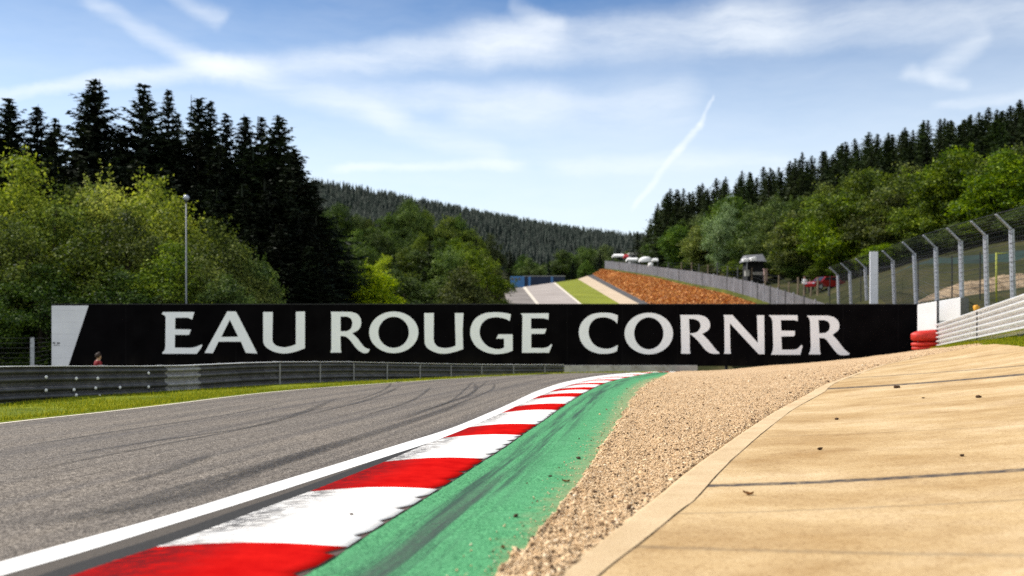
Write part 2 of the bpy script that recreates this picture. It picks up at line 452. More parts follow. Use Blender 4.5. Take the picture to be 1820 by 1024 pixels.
    M['red_canvas'] = simple('red_canvas', (.55, .05, .06), .8, 0, .1, 1)
    M['roof_grey'] = simple('roof_grey', (.20, .20, .21), .7, 0, .25, 1.5)
    M['cabin'] = simple('cabin_grey', (.33, .33, .33), .8, 0, .15, 1.5)
    M['dark'] = simple('dark_interior', (.015, .015, .016), .9, 0, .1)
    M['pink'] = simple('pink_plaster', (.45, .30, .27), .9, 0, .15)
    M['blue'] = simple('blue_sheet', (.010, .022, .06), .45, 0, .3, .7)
    M['blue_bright'] = simple('blue_bright', (.07, .22, .50), .45, 0, .25, .7)
    M['car_red'] = simple('car_red', (.22, .008, .010), .25, 0, .1, 2, .5)
    M['glass'] = simple('dark_glass', (.02, .022, .026), .1, 0, .1, 2, .6)
    M['tyre_black'] = simple('tyre_black', (.02, .02, .02), .85, 0, .2)
    M['skin'] = simple('skin', (.48, .28, .20), .6, 0, .1)
    M['hair'] = simple('hair_brown', (.035, .018, .012), .7, 0, .3, 30)
    M['cloth_red'] = simple('cloth_red', (.24, .022, .028), .85, 0, .2, 8)
    M['cloth_white'] = simple('cloth_white', (.75, .74, .73), .85, 0, .1, 8)
    M['cloth_blue'] = simple('cloth_blue', (.16, .26, .48), .85, 0, .15, 8)
    M['cloth_dark'] = simple('cloth_dark', (.02, .022, .03), .85, 0, .2, 8)
    M['clod'] = simple('dirt_clod', (.075, .042, .022), .95, 0, .5, 60)
    M['leaf_dry'] = simple('dry_leaf', (.20, .085, .02), .8, 0, .4, 60)
    M['lamp_post'] = simple('lamp_post_steel', (.20, .215, .24), .5, .2, .2, 4)
    M['lamp_glass'] = simple('lamp_head', (.42, .45, .52), .3, .2, .1, 8)
    M['net_green'] = simple('green_netting', (.014, .034, .026), .9, 0, .4, .5)
    M['yellow_green'] = simple('yellow_green_paint', (.30, .32, .03), .6, 0, .2, 3)

    # --- foliage
    def leaf(nm, dark, mid, light, tmix=.35, tcol=1.3, bark=False):
        t = NT(nm); ob = t.coord('Object'); rd = t.rand()
        g = t.n('ShaderNodeNewGeometry').outputs['Random Per Island']
        s = t.math('ADD', t.math('MULTIPLY', t.noise(ob, .55, 3, .6), .62), t.math('MULTIPLY', g, .38))
        c = t.ramp(s, [(.3, dark), (.5, mid), (.72, light)])
        hs = t.n('ShaderNodeHueSaturation', {'Hue': t.rng(rd, 0, 1, .485, .512, False), 'Saturation': t.rng(rd, 0, 1, .8, 1.08, False),
                                            'Value': t.rng(t.math('FRACT', t.math('MULTIPLY', rd, 7.31)), 0, 1, .62, 1.38, False), 'Color': c})
        c = hs.outputs[0]
        d = t.n('ShaderNodeBsdfDiffuse', {'Color': c})
        tc = t.mix(1.0, c, (tcol * .98, tcol * 1.08, tcol * .5), 'MULTIPLY')
        tr = t.n('ShaderNodeBsdfTranslucent', {'Color': tc})
        mx = t.n('ShaderNodeMixShader', {0: tmix, 1: d, 2: tr})
        gl = t.n('ShaderNodeBsdfGlossy', {'Color': (.6, .62, .6), 'Roughness': .55})
        mx2 = t.n('ShaderNodeMixShader', {0: .025, 1: mx, 2: gl})
        t.n('ShaderNodeOutputMaterial', {0: mx2})
        return t.mat
    M['needle'] = leaf('spruce_needles', (.006, .010, .006), (.013, .021, .010), (.026, .036, .014), .1)
    M['needle_far'] = leaf('conifer_needles', (.012, .02, .008), (.030, .046, .016), (.065, .085, .026), .14)
    M['needle_hill'] = leaf('hill_needles', (.006, .012, .009), (.012, .021, .016), (.026, .038, .027), .05)
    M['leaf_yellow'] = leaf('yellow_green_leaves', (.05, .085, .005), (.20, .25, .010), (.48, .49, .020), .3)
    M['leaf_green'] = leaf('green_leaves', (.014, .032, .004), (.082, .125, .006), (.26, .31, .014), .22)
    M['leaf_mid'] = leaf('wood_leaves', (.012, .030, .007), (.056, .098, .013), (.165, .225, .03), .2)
    M['leaf_pale'] = leaf('pale_leaves', (.06, .09, .04), (.15, .20, .095), (.30, .36, .18), .22)
    M['bark'] = simple('bark', (.055, .043, .034), .95, 0, .4, 3)
# ------------------------------------------------------------------ track curves (ground metres, traced once, Y is distance ahead)
def curve(pts):
    a = []
    for x, y in pts:
        Y = F / (y - 615); a.append(((x - 910) * Y / F, Y))
    a = np.array(sorted(a, key=lambda q: q[1]))
    return a


def as_fn(a, near, far, smooth=.06):
    """smooth function X(Y) through the points, straight continuation with slopes near / far"""
    Yd = np.concatenate([np.linspace(-14, 2, 40), np.geomspace(2.05, 60, 700)])
    X = np.interp(Yd, a[:, 1], a[:, 0])
    X = np.where(Yd < a[0, 1], a[0, 0] + near * (Yd - a[0, 1]), X)
    X = np.where(Yd > a[-1, 1], a[-1, 0] + far * (Yd - a[-1, 1]), X)
    out = X.copy()
    for i, y in enumerate(Yd):
        w = np.exp(-.5 * ((Yd - y) / (smooth * max(abs(y), 2))) ** 2)
        # local straight fit keeps the curve from shrinking
        sw = w.sum(); my = (w * Yd).sum() / sw; mx = (w * X).sum() / sw
        b = (w * (Yd - my) * (X - mx)).sum() / max((w * (Yd - my) ** 2).sum(), 1e-9)
        out[i] = mx + b * (y - my)
    return lambda Y: np.interp(Y, Yd, out)


fL1 = as_fn(curve([(0, 1000), (200, 944), (320, 912), (400, 886), (500, 855), (600, 825.5), (700, 793), (800, 763.5), (900, 721), (949, 697), (1000, 679.6), (1039.6, 672), (1086, 664.6), (1160, 661.5)]), .24, .34)
fL2 = as_fn(curve([(0, 1024), (100, 997.6), (200, 967), (300, 934), (400, 905), (500, 872.5), (600, 840), (700, 807.7), (766, 786.8), (786, 781), (833, 761), (890, 735.6), (943, 711), (973.6, 698), (1001, 688), (1029, 680), (1070, 671), (1110, 666), (1160, 662.5)]), .24, .34)
fK1 = as_fn(curve([(141, 1023), (220, 993), (281, 976), (343, 956), (400, 933), (500, 894), (554, 877), (620, 848), (685, 823.5), (766, 787), (786, 781), (833, 761), (890, 735.6), (943, 711), (973.6, 698), (1001, 688), (1029, 680), (1070, 671), (1110, 666), (1160, 662.5)]), .2, .34)
fK2 = as_fn(curve([(545, 1023), (615, 982), (657, 949), (701, 923), (736, 899), (789, 867), (814, 852), (836, 835), (856, 823), (874, 811), (894.5, 800), (927.5, 774), (962.6, 752), (995.6, 727), (1028.6, 705), (1053, 691.6), (1072.5, 683), (1088, 677), (1130, 668.6), (1160, 663)]), .17, .3)
fA0 = as_fn(curve([(0, 752), (60, 744), (140, 738), (200, 730), (300, 719), (400, 705.5), (500, 694.5), (600, 687), (700, 680), (800, 673.6), (900, 667), (1000, 664)]), .12, .75)
fG2 = as_fn(np.array([(-.06, 4.3), (.06, 4.99), (.25, 5.83), (.36, 6.59), (.54, 7.74), (.77, 9.49), (1.08, 11.33), (1.46, 14.15), (2.11, 18.46), (2.64, 21.92), (3.73, 28.32), (5.83, 38.46)]), .16, .22)
fC1 = as_fn(np.array([(.2, 4.28), (.39, 4.83), (.66, 5.64), (.91, 6.34), (1.16, 7.09), (1.49, 8.03), (1.95, 9.27), (2.57, 10.93), (3.48, 13.28), (4.5, 15.66), (5.87, 18.92), (7.26, 21.53), (9.1, 24.85), (10.04, 25.8), (11.33, 26.98), (12.6, 27.6)]), .3, 1.6, .03)
RAIL = lambda Y: 13.4 + (np.asarray(Y, float) - 26) * .276     # line of the right hand guard rail
fCR = lambda Y: RAIL(Y) - .85
LR = np.array([(-12.6, 4), (-11.3, 9), (-8.7, 16.9), (-7.27, 22.2), (-5.8, 24.6), (-4.4, 29), (-1.2, 35.5), (2.05, 40)])
fLR = as_fn(LR, .45, .7, .05)                                  # line of the left guard rail


def gz(X, Y):
    """height of the near ground"""
    X = np.asarray(X, float); Y = np.asarray(Y, float)
    u = np.maximum(0, X - fK2(Y)); c = np.interp(Y, [26, 44], [.0098, .0070])
    r = np.where(u < 12, c * u * u, c * 144 + .12 * (u - 12))
    r = r - .15 * np.clip((Y - 37) / 6.6, 0, 1.3) * sstep(4.5, 1, u)
    dl = fA0(Y) - X
    r = r - .24 * sstep(24, 40, Y) * sstep(-.2, 1.6, dl) * sstep(6, 2, X)
    b = fLR(Y) - X
    r = r - .85 * sstep(.5, 3.2, b) * sstep(18, 30, Y)
    return -SL * Y + r


def rows(y0, y1, dens=.018):
    out = list(np.arange(y0, 2.0, .5)) if y0 < 2 else []
    y = max(y0, 2.0)
    while y < y1: out.append(y); y += max(.03, y * dens)
    return np.array(out + [y1])


def ribbon(name, fa, fb, Ys, nc, z=None, mat=None, kind='structure', parent=None, pw=1.0, smooth=True):
    Ys = np.asarray(Ys); n = len(Ys)
    t = np.linspace(0, 1, nc + 1) ** pw
    xa = fa(Ys)[:, None]; xb = fb(Ys)[:, None]
    X = xa + (xb - xa) * t[None]; Y = np.repeat(Ys[:, None], nc + 1, 1)
    T = np.repeat(t[None], n, 0)
    Z = gz(X, Y) + (z(X, Y, T) if callable(z) else (z or 0))
    v = np.stack([X, Y, Z], -1).reshape(-1, 3)
    uv = np.stack([X - fK2(Y), Y], -1).reshape(-1, 2)
    i = np.arange(n - 1)[:, None] * (nc + 1) + np.arange(nc)[None]
    f = np.stack([i, i + 1, i + nc + 2, i + nc + 1], -1).reshape(-1, 4)
    o = link(name, np_mesh(name, v, f, smooth, uv), mat, parent)
    if kind: o['kind'] = kind
    return o


def gpt(x, y):
    """point of the photograph on the near ground"""
    Yv = np.linspace(2, 58, 5600); Xv = (x - 910) * Yv / F
    d = (YH + F * (1 - gz(Xv, Yv)) / Yv) - y
    k = np.where((d[:-1] > 0) & (d[1:] <= 0))[0]
    k = k[0] if len(k) else int(np.argmin(abs(d)))
    return Vector((Xv[k], Yv[k], float(gz(Xv[k], Yv[k]))))


def build_ground():
    Ys = rows(-10, 43.6, .02)
    # asphalt runs on beneath line, strip and kerb
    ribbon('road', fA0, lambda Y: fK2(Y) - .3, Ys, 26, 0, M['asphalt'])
    o = ribbon('road_edge_line', lambda Y: fA0(Y) + .02, lambda Y: fA0(Y) + .11, rows(-10, 36, .02), 1, .005, M['far_line'])
    ribbon('road_white_line', fL1, lambda Y: np.maximum(fL2(Y), fL1(Y) + .05), Ys, 4, .004, M['line'])
    yk = rows(-10, 11.2, .015)
    kmax = lambda Y: np.maximum(fK1(Y), fL2(Y) + .004)
    ribbon('kerb_left_band', lambda Y: np.maximum(fL2(Y) + .006, kmax(Y) - .13 - .25 * np.clip((8 - Y) * .04, 0, .12)), lambda Y: kmax(Y) + .03, yk, 2, .006, M['kerb_band'])
    ribbon('road_shoulder_strip', lambda Y: fL2(Y) + .002, kmax, yk, 3, .002, M['strip'])
    # kerb ---------------------------------------------------------------
    B = [-9.5, -7.2, -5, -3, -1, .9, 2.9, 4.9, 6.75, 8.5, 10.66, 12.1, 14.7, 16.3, 18.4, 19.9, 21.3, 22.7, 24.2, 25.4, 26.9, 28, 29.4, 30.4, 31.8, 32.8, 34.3, 35.3, 36.9, 37.9, 39.4, 40.4, 41.9, 43.4]
    vs = []; fs = []; mi = []; uvs = []
    tt = np.array([0, .04, .1, .25, .45, .65, .8, .9, 1.0])
    per = .43
    def hk(t, Y): return .012 + .022 * math.sin(math.pi * min(t, 1.0)) + .004 * t
    red = {4.9 - 0: 0}
    for b in range(len(B) - 1):
        y0, y1 = B[b], B[b + 1]
        n = max(3, int((y1 - y0) / (.045 if y1 < 13 else .12)))
        isred = 1 if abs(b - B.index(4.9)) % 2 == 1 else 0     # the block ending at 4.9 m is red
        base = len(vs)
        for k in range(n + 1):
            yl = y0 + (y1 - y0) * k / n
            yr = yl + .058 * max(-3, yl - 5.2)
            yr = yl + (.062 * (yl - 5.2) if yl > 0 else -.3)
            ph = (yr / per) % 1.0
            jag = (.062 * max(0, 1 - ph / .33)) * (.75 + .5 * math.sin(math.floor(yr / per) * 5.3) ** 2) if yl < 26 else 0.0
            for t in tt:
                Y = yl + (yr - yl) * t
                x0 = float(max(fK1(yl), fL2(yl) + .006)); x1 = float(fK2(yr)) - jag
                X = x0 + (x1 - x0) * t
                vs.append((X, Y, float(gz(X, Y)) + hk(t, Y))); uvs.append((X - float(fK2(Y)), Y))
            # side skirt
            X = float(fK2(yr)) - jag + .004
            vs.append((X, yr, float(gz(X, yr)) - .02)); uvs.append((0, yr))
        m = len(tt) + 1
        for k in range(n):
            for j in range(m - 1):
                i = base + k * m + j
                fs.append((i, i + 1, i + m + 1, i + m)); mi.append(2 if j == m - 2 else isred)
    link('kerb', np_mesh('kerb', vs, fs, False, uvs, mi), [M['kerb_white'], M['kerb_red'], M['kerb_side']])['kind'] = 'structure'
    # dark kerb foot seen between the teeth
    ribbon('kerb_foot', lambda Y: fK2(Y) - .2, lambda Y: fK2(Y) + .002, rows(-10, 43, .008), 2, .0085, M['kerb_side'])
    # green paint ----------------------------------------------------------
    ribbon('painted_runoff', lambda Y: fK2(Y) - .004, lambda Y: fG2(Y) + .35, rows(-10, 43.6, .012), 8, lambda X, Y, T: .006 + .004 * fbm(X * 6, Y * 6, 5), M['green'])
    # gravel ---------------------------------------------------------------
    rag = lambda Y: .045 * fbm(Y * 3.1, Y * 0 + .3, 9) + .03 * fbm(Y * 14, Y * 0 + .3, 19) + .02
    fa = lambda Y: fG2(Y) + rag(Y) * np.clip(Y / 8, .8, 2.2) * 1.2
    fb = lambda Y: np.minimum(np.maximum(fC1(Y) + .06, fa(Y) + .02), np.where(Y < 27.2, 1e3, 11.9 + (Y - 27.2) * .35))
    gb = lambda Y: np.where(Y < 26.5, np.minimum(fC1(Y) + .06, 12.3), np.minimum(12.3 + (Y - 26.5) * .9, RAIL(Y) - .12))

    def gh(X, Y, T):
        e = np.minimum(sstep(0, .07, T), 1)
        s = np.clip(Y / 7, .8, 2)
        h = .034 * e + .022 * e * fbm(X * 3.2 / s, Y * 3.2 / s, 21, 4) + .014 * e * fbm(X * 19 / s, Y * 19 / s, 31, 3)
        # loose ridge thrown up along both edges
        h = h + .018 * np.exp(-((T - .06) / .05) ** 2) * (vnoise(X * 7, Y * 7, 2) > .42)
        h = h - .05 * sstep(.94, 1.0, T) * (.45 + .9 * vnoise(Y * 2.4, Y * 0 + .5, 41))
        return h - .016 * (1 - e)
    ribbon('gravel_trap', fa, gb, rows(-10, 43.9, .0052), 110, gh, M['gravel'])
    # concrete apron --------------------------------------------------------
    ci = lambda Y: fC1(Y) + np.interp(Y, [4, 6, 9, 14, 17, 20, 60], [.2, .3, .26, .24, .28, .15, .12])
    yc = rows(-10, 27.3, .012)
    lip = lambda X, Y, T: .035 + .006 * fbm(X * 2, Y * 2, 51) - .06 * (T < .001) - .006 * (T < .06)
    ribbon('apron_edging', fC1, ci, yc, 8, lip, M['edging'])
    ribbon('apron', lambda Y: ci(Y) + .012, lambda Y: np.maximum(fCR(Y) + .12 * fbm(Y * .9, Y * 0, 77), ci(Y) + .03), yc, 36, lambda X, Y, T: .033 + .004 * fbm(X * 1.5, Y * 1.5, 52), M['concrete'])
    ribbon('apron_crack', lambda Y: ci(Y) - .001 - .006 * vnoise(Y * 9, Y * 0, 5), lambda Y: ci(Y) + .004 + .012 * vnoise(Y * 7, Y * 0, 6), yc, 1, .0315, M['crack'])
    # verges ----------------------------------------------------------------
    lv = lambda X, Y, T: .03 + .05 * fbm(X * .8, Y * .8, 61) - .04 * sstep(.97, 1, T)
    ribbon('verge', lambda Y: fA0(Y) - 16, lambda Y: fA0(Y) + .01, rows(-10, 44, .02), 60, lv, M['verge'], pw=.6)
    ribbon('right_bank_verge', lambda Y: np.minimum(fCR(Y) - .15, np.where(Y > 27, gb(Y) - .1, 1e3)), lambda Y: RAIL(Y) + 9, rows(-10, 44.5, .02), 40, lambda X, Y, T: .015 + .04 * fbm(X * 1.1, Y * 1.1, 63), M['verge'], pw=1.5)
    # tyre marks ------------------------------------------------------------
    marks = [([(0, 831), (247, 788), (445, 758.6), (544, 730), (608, 704)], .13), ([(0, 846), (247, 798), (494, 748.7), (593, 714)], .10),
             ([(0, 937), (198, 907), (346, 863), (500, 820), (640, 776)], .34), ([(215, 862), (300, 836), (376, 808)], .17),
             ([(49, 946), (346, 878), (494, 824), (742, 745), (850, 706)], .26), ([(494, 748), (590, 727), (643, 714), (690, 697), (712, 686)], .16),
             ([(640, 740), (707, 721.5), (745, 705), (768, 686)], .12), ([(690, 752), (732, 739), (790, 718), (831, 704), (846, 690), (841, 679.5)], .14),
             ([(700, 745), (760, 727), (800, 713.6), (828.6, 690.5), (842, 676)], .09), ([(780, 738), (812, 719), (850, 704), (876, 691), (878, 680)], .10),
             ([(760, 728), (806, 712), (844, 695), (868, 675)], .08), ([(600, 720), (660, 703), (690, 688), (694, 680)], .10),
             ([(0, 800), (200, 768), (400, 738), (520, 712)], .10), ([(120, 985), (330, 928), (520, 860), (700, 790)], .12)]
    vs = []; fs = []; uv = []
    for pts, wd in marks:
        g = [gpt(*p) for p in pts]
        seg = []
        for i in range(len(g) - 1):
            a, b_, c_, d = g[max(i - 1, 0)], g[i], g[i + 1], g[min(i + 2, len(g) - 1)]
            for k in range(10):
                t = k / 10
                seg.append(.5 * ((2 * b_) + (c_ - a) * t + (2 * a - 5 * b_ + 4 * c_ - d) * t * t + (3 * b_ - a - 3 * c_ + d) * t ** 3))
        seg.append(g[-1])
        for i, p in enumerate(seg):
            d = seg[min(i + 1, len(seg) - 1)] - seg[max(i - 1, 0)]
            o = Vector((d.y, -d.x, 0)).normalized() * wd * .5
            for s in (-1, 1):
                q = p + o * s
                q.x = min(q.x, float(fL1(q.y)) - .02)
                vs.append((q.x, q.y, float(gz(q.x, q.y)) + .004)); uv.append(((s + 1) / 2, i / (len(seg) - 1)))
            if i:
                k = len(vs) - 4; fs.append((k, k + 1, k + 3, k + 2))
    link('road_tyre_marks', np_mesh('road_tyre_marks', vs, fs, True, uv), M['tyre'])['kind'] = 'structure'
    return fa, gb, gh


def scatter_stones(fa, gb, gh):
    """loose stones of the gravel trap: nobody could count them"""
    n = 75000
    Y = 3.6 * (30 / 3.6) ** (RNG.random(n) ** 1.25)
    T = RNG.random(n)
    edge = RNG.random(n) < .3
    T = np.where(edge, np.where(RNG.random(n) < .5, np.abs(RNG.normal(0, .035, n)), 1 - np.abs(RNG.normal(.02, .06, n))), T)
    spill = RNG.random(n) < .006
    xa, xb = fa(Y), gb(Y)
    T = np.clip(T, 0, 1)
    X = xa + (xb - xa) * T
    X = np.where(spill, xa - np.abs(RNG.normal(0, .12, n)), X)
    Z = gz(X, Y) + np.where(spill, .012, gh(X, Y, T) + .004)
    s = np.minimum(.0030 + .0045 * RNG.random(n) ** 3 + .00030 * Y, .013)
    big = RNG.random(n) < .02
    s = np.where(big, s * (1.6 + 1.4 * RNG.random(n)), s)
    cl = np.arange(n) < 3000                      # dark clods lying along both edges
    inn = RNG.random(n) < .4
    T = np.where(cl, np.where(inn, RNG.random(n), np.where(RNG.random(n) < .3, np.abs(RNG.normal(.01, .03, n)), 1 - np.abs(RNG.normal(.03, .07, n)))), T).clip(0, 1)
    X = np.where(cl, xa + (xb - xa) * T, X); Z = np.where(cl, gz(X, Y) + gh(X, Y, T) + .005, Z); s = np.where(cl, .003 + .012 * RNG.random(n) ** 3 + .0003 * Y, s)
    base = np.array([(1, 0, 0), (-1, 0, 0), (0, 1, 0), (0, -1, 0), (0, 0, 1), (0, 0, -1)], float)
    tri = np.array([(0, 2, 4), (2, 1, 4), (1, 3, 4), (3, 0, 4), (2, 0, 5), (1, 2, 5), (3, 1, 5), (0, 3, 5)])
    V = base[None] * (.6 + .8 * RNG.random((n, 6, 1))) * np.stack([s, s, s * .75], -1)[:, None]
    a = RNG.random(n) * 6.28; ca, sa = np.cos(a)[:, None], np.sin(a)[:, None]
    vx = V[..., 0] * ca - V[..., 1] * sa; vy = V[..., 0] * sa + V[..., 1] * ca
    tilt = RNG.normal(0, .5, (n, 1)); vz = V[..., 2] + vx * np.sin(tilt)
    V = np.stack([vx + X[:, None], vy + Y[:, None], vz + Z[:, None]], -1).reshape(-1, 3)
    Fc = (tri[None] + (np.arange(n) * 6)[:, None, None]).reshape(-1, 3)
    o = link('gravel_stones', np_mesh('gravel_stones', V, Fc, mat_idx=np.repeat(cl.astype(int), 8)), [M['stone'], M['clod']])
    tag(o, 'loose tan gravel stones strewn over the gravel trap', 'gravel', kind='stuff')


def blades(name, n, xf, yf, label, hmin, hmax, w):
    Y = yf(RNG.random(n)); X = xf(Y, RNG.random(n))
    Z = gz(X, Y) + .02
    h = hmin + (hmax - hmin) * RNG.random(n) ** 2
    a = RNG.random(n) * 6.28; lean = RNG.normal(0, .35, (n, 2)) * h[:, None]
    dx, dy = np.cos(a) * w, np.sin(a) * w
    V = np.stack([np.stack([X - dx, Y - dy, Z], -1), np.stack([X + dx, Y + dy, Z], -1), np.stack([X + lean[:, 0], Y + lean[:, 1], Z + h], -1)], 1).reshape(-1, 3)
    o = link(name, np_mesh(name, V, np.arange(3 * n).reshape(-1, 3)), M['blade'])
    tag(o, label, 'grass', kind='stuff')


# ------------------------------------------------------------------ wide terrain
HPX = lambda y: 463.7 + 0 * y
def road_plane(Y): return 1 + .0629 * Y - 3.712
def yplane(y): return 6569 / (y - 463.7)            # distance of a row of the uphill road
CREST = [(905, 510), (940, 507), (985, 502), (1025, 496), (1053, 488.5)]
TCX = np.array([1120, 1150, 1165, 1190, 1240, 1300, 1350, 1400, 1450, 1500, 1550, 1600, 1650, 1700, 1760, 1820, 1900, 2050])
TCY = np.array([425, 402, 368, 335, 333, 315, 300, 285, 270, 257, 240, 225, 214, 205, 195, 180, 165, 140])
TDX = np.array([1110, 1150, 1180, 1230, 1290, 1340, 1400, 1450, 1500, 1560, 1620, 1700, 1760, 1820, 1950])
TDY = np.array([440, 420, 398, 385, 352, 346, 340, 330, 302, 290, 298, 262, 264, 245, 225])
RBX = np.array([1110, 1150, 1200, 1300, 1400, 1500, 1600, 1700, 1820, 1950]); RBY = np.array([468, 470, 478, 486, 496, 500, 468, 445, 420, 400])
RYY = np.array([250, 215, 182, 142, 116, 104, 95, 88, 80, 74])
FLX = np.array([300, 440, 560, 680, 800, 900, 1000, 1060, 1110, 1150, 1250]); FLY = np.array([345, 318, 310, 332, 358, 379, 398, 414, 429, 442, 450])
FDX = np.array([300, 450, 560, 800, 900, 1000, 1110, 1250]); FDD = np.array([520, 560, 600, 650, 680, 720, 760, 800])
MDX = np.array([500, 590, 640, 720, 780, 830, 870, 920, 960, 1000]); MDY = np.array([372, 372, 374, 366, 386, 398, 420, 440, 455, 466])
FENCE = [(1075, 477, 225), (1116, 484, 192), (1169, 492, 163), (1230, 505, 129), (1292, 516, 108), (1336, 528.5, 96), (1369, 540, 89), (1410, 553, 83), (1470, 575, 76)]


def control_points():
    c = []
    def add(x, y, Y, dz=0): p = P(x, y, Y); c.append((p.x, p.y, p.z + dz))
    for Y in (46, 54):                                   # valley behind the sign
        for X in (-60, -40, -25, -12, 0, 10): c.append((X, Y, float(-SL * 44 - 1.1)))
    for X in (-120, -80): c.append((X, 20, -1)); c.append((X, 70, 1))
    for X in (-60, -45, -30, -18): c.append((X, 70, -2.4)); c.append((X, 95, -.6))
    c += [(-8, 70, -2.4), (-6, 90, -1.0), (0, 58, -1.2), (10, 58, -.4)]
    for y in (573, 556, 541, 520, 505):                  # uphill road plane
        Y = yplane(y)
        for X in (.5, 5.5, 11, 16, 19):
            xi = 910 + X * F / Y
            lim = np.interp(xi, [905, 940, 985, 1025, 1053], [510, 507, 502, 496, 488.5])
            if y > lim: c.append((X + .02 * Y - 1.5, Y, road_plane(Y) - .45))
    for x, y in CREST: Y = yplane(y); add(x, y, Y, -.5); add(x, y, Y + 45, -2.5); add(x, y, Y + 90, -5)
    for x, y, Y in FENCE: add(x, y, Y, -.3)
    for x, y in ((1066, 485), (1090, 492), (1120, 503), (1150, 512), (1185, 524), (1220, 532), (1260, 542), (1130, 488), (1160, 500), (1060, 487), (1068, 484), (1080, 489), (1095, 487), (1100, 497), (1074, 492), (1110, 492)): add(x, y, .5 * (yplane(y) + np.interp(x, [f[0] for f in FENCE], [f[2] for f in FENCE])), -2.4)
    for x, Y in ((1180, 185), (1260, 135), (1330, 108), (1400, 95)): add(x + 40, np.interp(x, [1180, 1260, 1330, 1400], [486, 500, 514, 528]), Y, 0)
    for x in RBX:
        Y = np.interp(x, RBX, RYY); y = np.interp(x, RBX, RBY); add(x, y, Y)
    for x in (1130, 1180, 1240, 1300, 1400, 1500, 1600, 1700, 1820, 1950):      # wooded slope on the right
        Y = np.interp(x, RBX, RYY); add(x, np.interp(x, TDX, TDY) + 8, Y + 22, -10.5)
        add(x, np.interp(x, TCX, TCY), Y + 75, -12.5)
        add(x, np.interp(x, TCX, TCY), Y + 140, -12)
    for x, y, Y in ((1500, 545, 66), (1560, 535, 60), (1600, 480, 76), (1650, 535, 50), (1650, 500, 62), (1720, 545, 47), (1740, 510, 58), (1800, 525, 49), (1800, 470, 68), (1900, 500, 55), (1950, 520, 45), (1560, 505, 76)): add(x, y, Y)
    for X, Y in ((19.5, 44), (24, 40), (22, 30), (28, 20), (32, 5), (35, -20)): c.append((X, Y, float(gz(X, Y))))
    for x in (560, 640, 720, 800, 880):                  # wood in the middle
        for d in (0, .35, .7, 1.0):
            Y = 82 + d * 130; y = 488 + (np.interp(x, MDX, MDY) - 488) * d; add(x, y, Y, -(6.5 + 4 * d))
    for x in (930, 980, 1040, 1090): add(x, np.interp(x, [930, 980, 1040, 1090], [448, 458, 462, 455]), 300, -10)
    for x in FLX:                                        # far conifer hillside
        Y = np.interp(x, FDX, FDD); add(x, np.interp(x, FLX, FLY), Y, -14)
        add(x, np.interp(x, FLX, FLY), Y + 130, -25)
        yl = np.interp(x, [300, 600, 760, 900, 1000, 1110], [350, 372, 385, 435, 452, 452])
        add(x, yl, Y * .62, -13)
    for X in (-450, -300): c.append((X, 500, 95)); c.append((X, 800, 90)); c.append((X, 200, 25)); c.append((X, 20, 5))
    for X in (300, 450): c.append((X, 500, 60)); c.append((X, 800, 55)); c.append((X, 200, 55)); c.append((X, 20, 15))
    for X in (-200, 0, 200): c.append((X, 980, 40)); c.append((X, -90, 1))
    return np.array(c)


class RBF:
    def __init__(self, c):
        self.p = c[:, :2] / 100; n = len(c)
        d = np.linalg.norm(self.p[:, None] - self.p[None], axis=-1)
        A = np.zeros((n + 3, n + 3)); A[:n, :n] = d + np.eye(n) * .004
        A[:n, n] = 1; A[:n, n + 1:] = self.p; A[n, :n] = 1; A[n + 1:, :n] = self.p.T
        self.w = np.linalg.solve(A, np.r_[c[:, 2], 0, 0, 0])

    def __call__(self, X, Y):
        X = np.asarray(X, float); Y = np.asarray(Y, float); sh = X.shape
        q = np.stack([X.ravel(), Y.ravel()], -1) / 100; out = []
        for k in range(0, len(q), 4000):
            b = q[k:k + 4000]; d = np.linalg.norm(b[:, None] - self.p[None], axis=-1)
            out.append(d @ self.w[:-3] + self.w[-3] + b @ self.w[-2:])
        return np.concatenate(out).reshape(sh)


TER = None
def tz(X, Y):
    """height of the terrain anywhere"""
    X = np.asarray(X, float); Y = np.asarray(Y, float)
    far = TER(X, Y)
    near = gz(X, np.clip(Y, -12, 46))
    w = sstep(43, 50, Y)
    w = np.maximum(w, sstep(6, 14, X - RAIL(np.clip(Y, -12, 46))) * sstep(25, 40, Y) * .8)
    w = np.maximum(w, sstep(-30, -60, X)); w = np.maximum(w, sstep(30, 60, X)); w = np.maximum(w, sstep(-12, -40, Y))
    return near * (1 - w) + far * w


def build_terrain():
    global TER
    TER = RBF(control_points())
    xs = np.sinh(np.linspace(-3.2, 3.2, 230)) / np.sinh(3.2) * 460 + 4
    ys = np.concatenate([np.linspace(-95, -12, 12), np.linspace(-10, 44, 46), 44 + 940 * np.linspace(0.004, 1, 190) ** 2.0])
    X, Y = np.meshgrid(xs, ys)
    Z = tz(X, Y) + .12 * fbm(X * .12, Y * .12, 81) * sstep(46, 60, Y)
    inside = (X > fA0(Y) - 15.2) & (X < RAIL(Y) + 8.2) & (Y < 43.4) & (Y > -9.6)
    Z = Z - .35 * inside
    n, m = X.shape
    i = np.arange(n - 1)[:, None] * m + np.arange(m - 1)[None]
    f = np.stack([i, i + 1, i + m + 1, i + m], -1).reshape(-1, 4)
    o = link('ground', np_mesh('ground', np.stack([X, Y, Z], -1).reshape(-1, 3), f, True), M['terrain'])
    o['kind'] = 'structure'


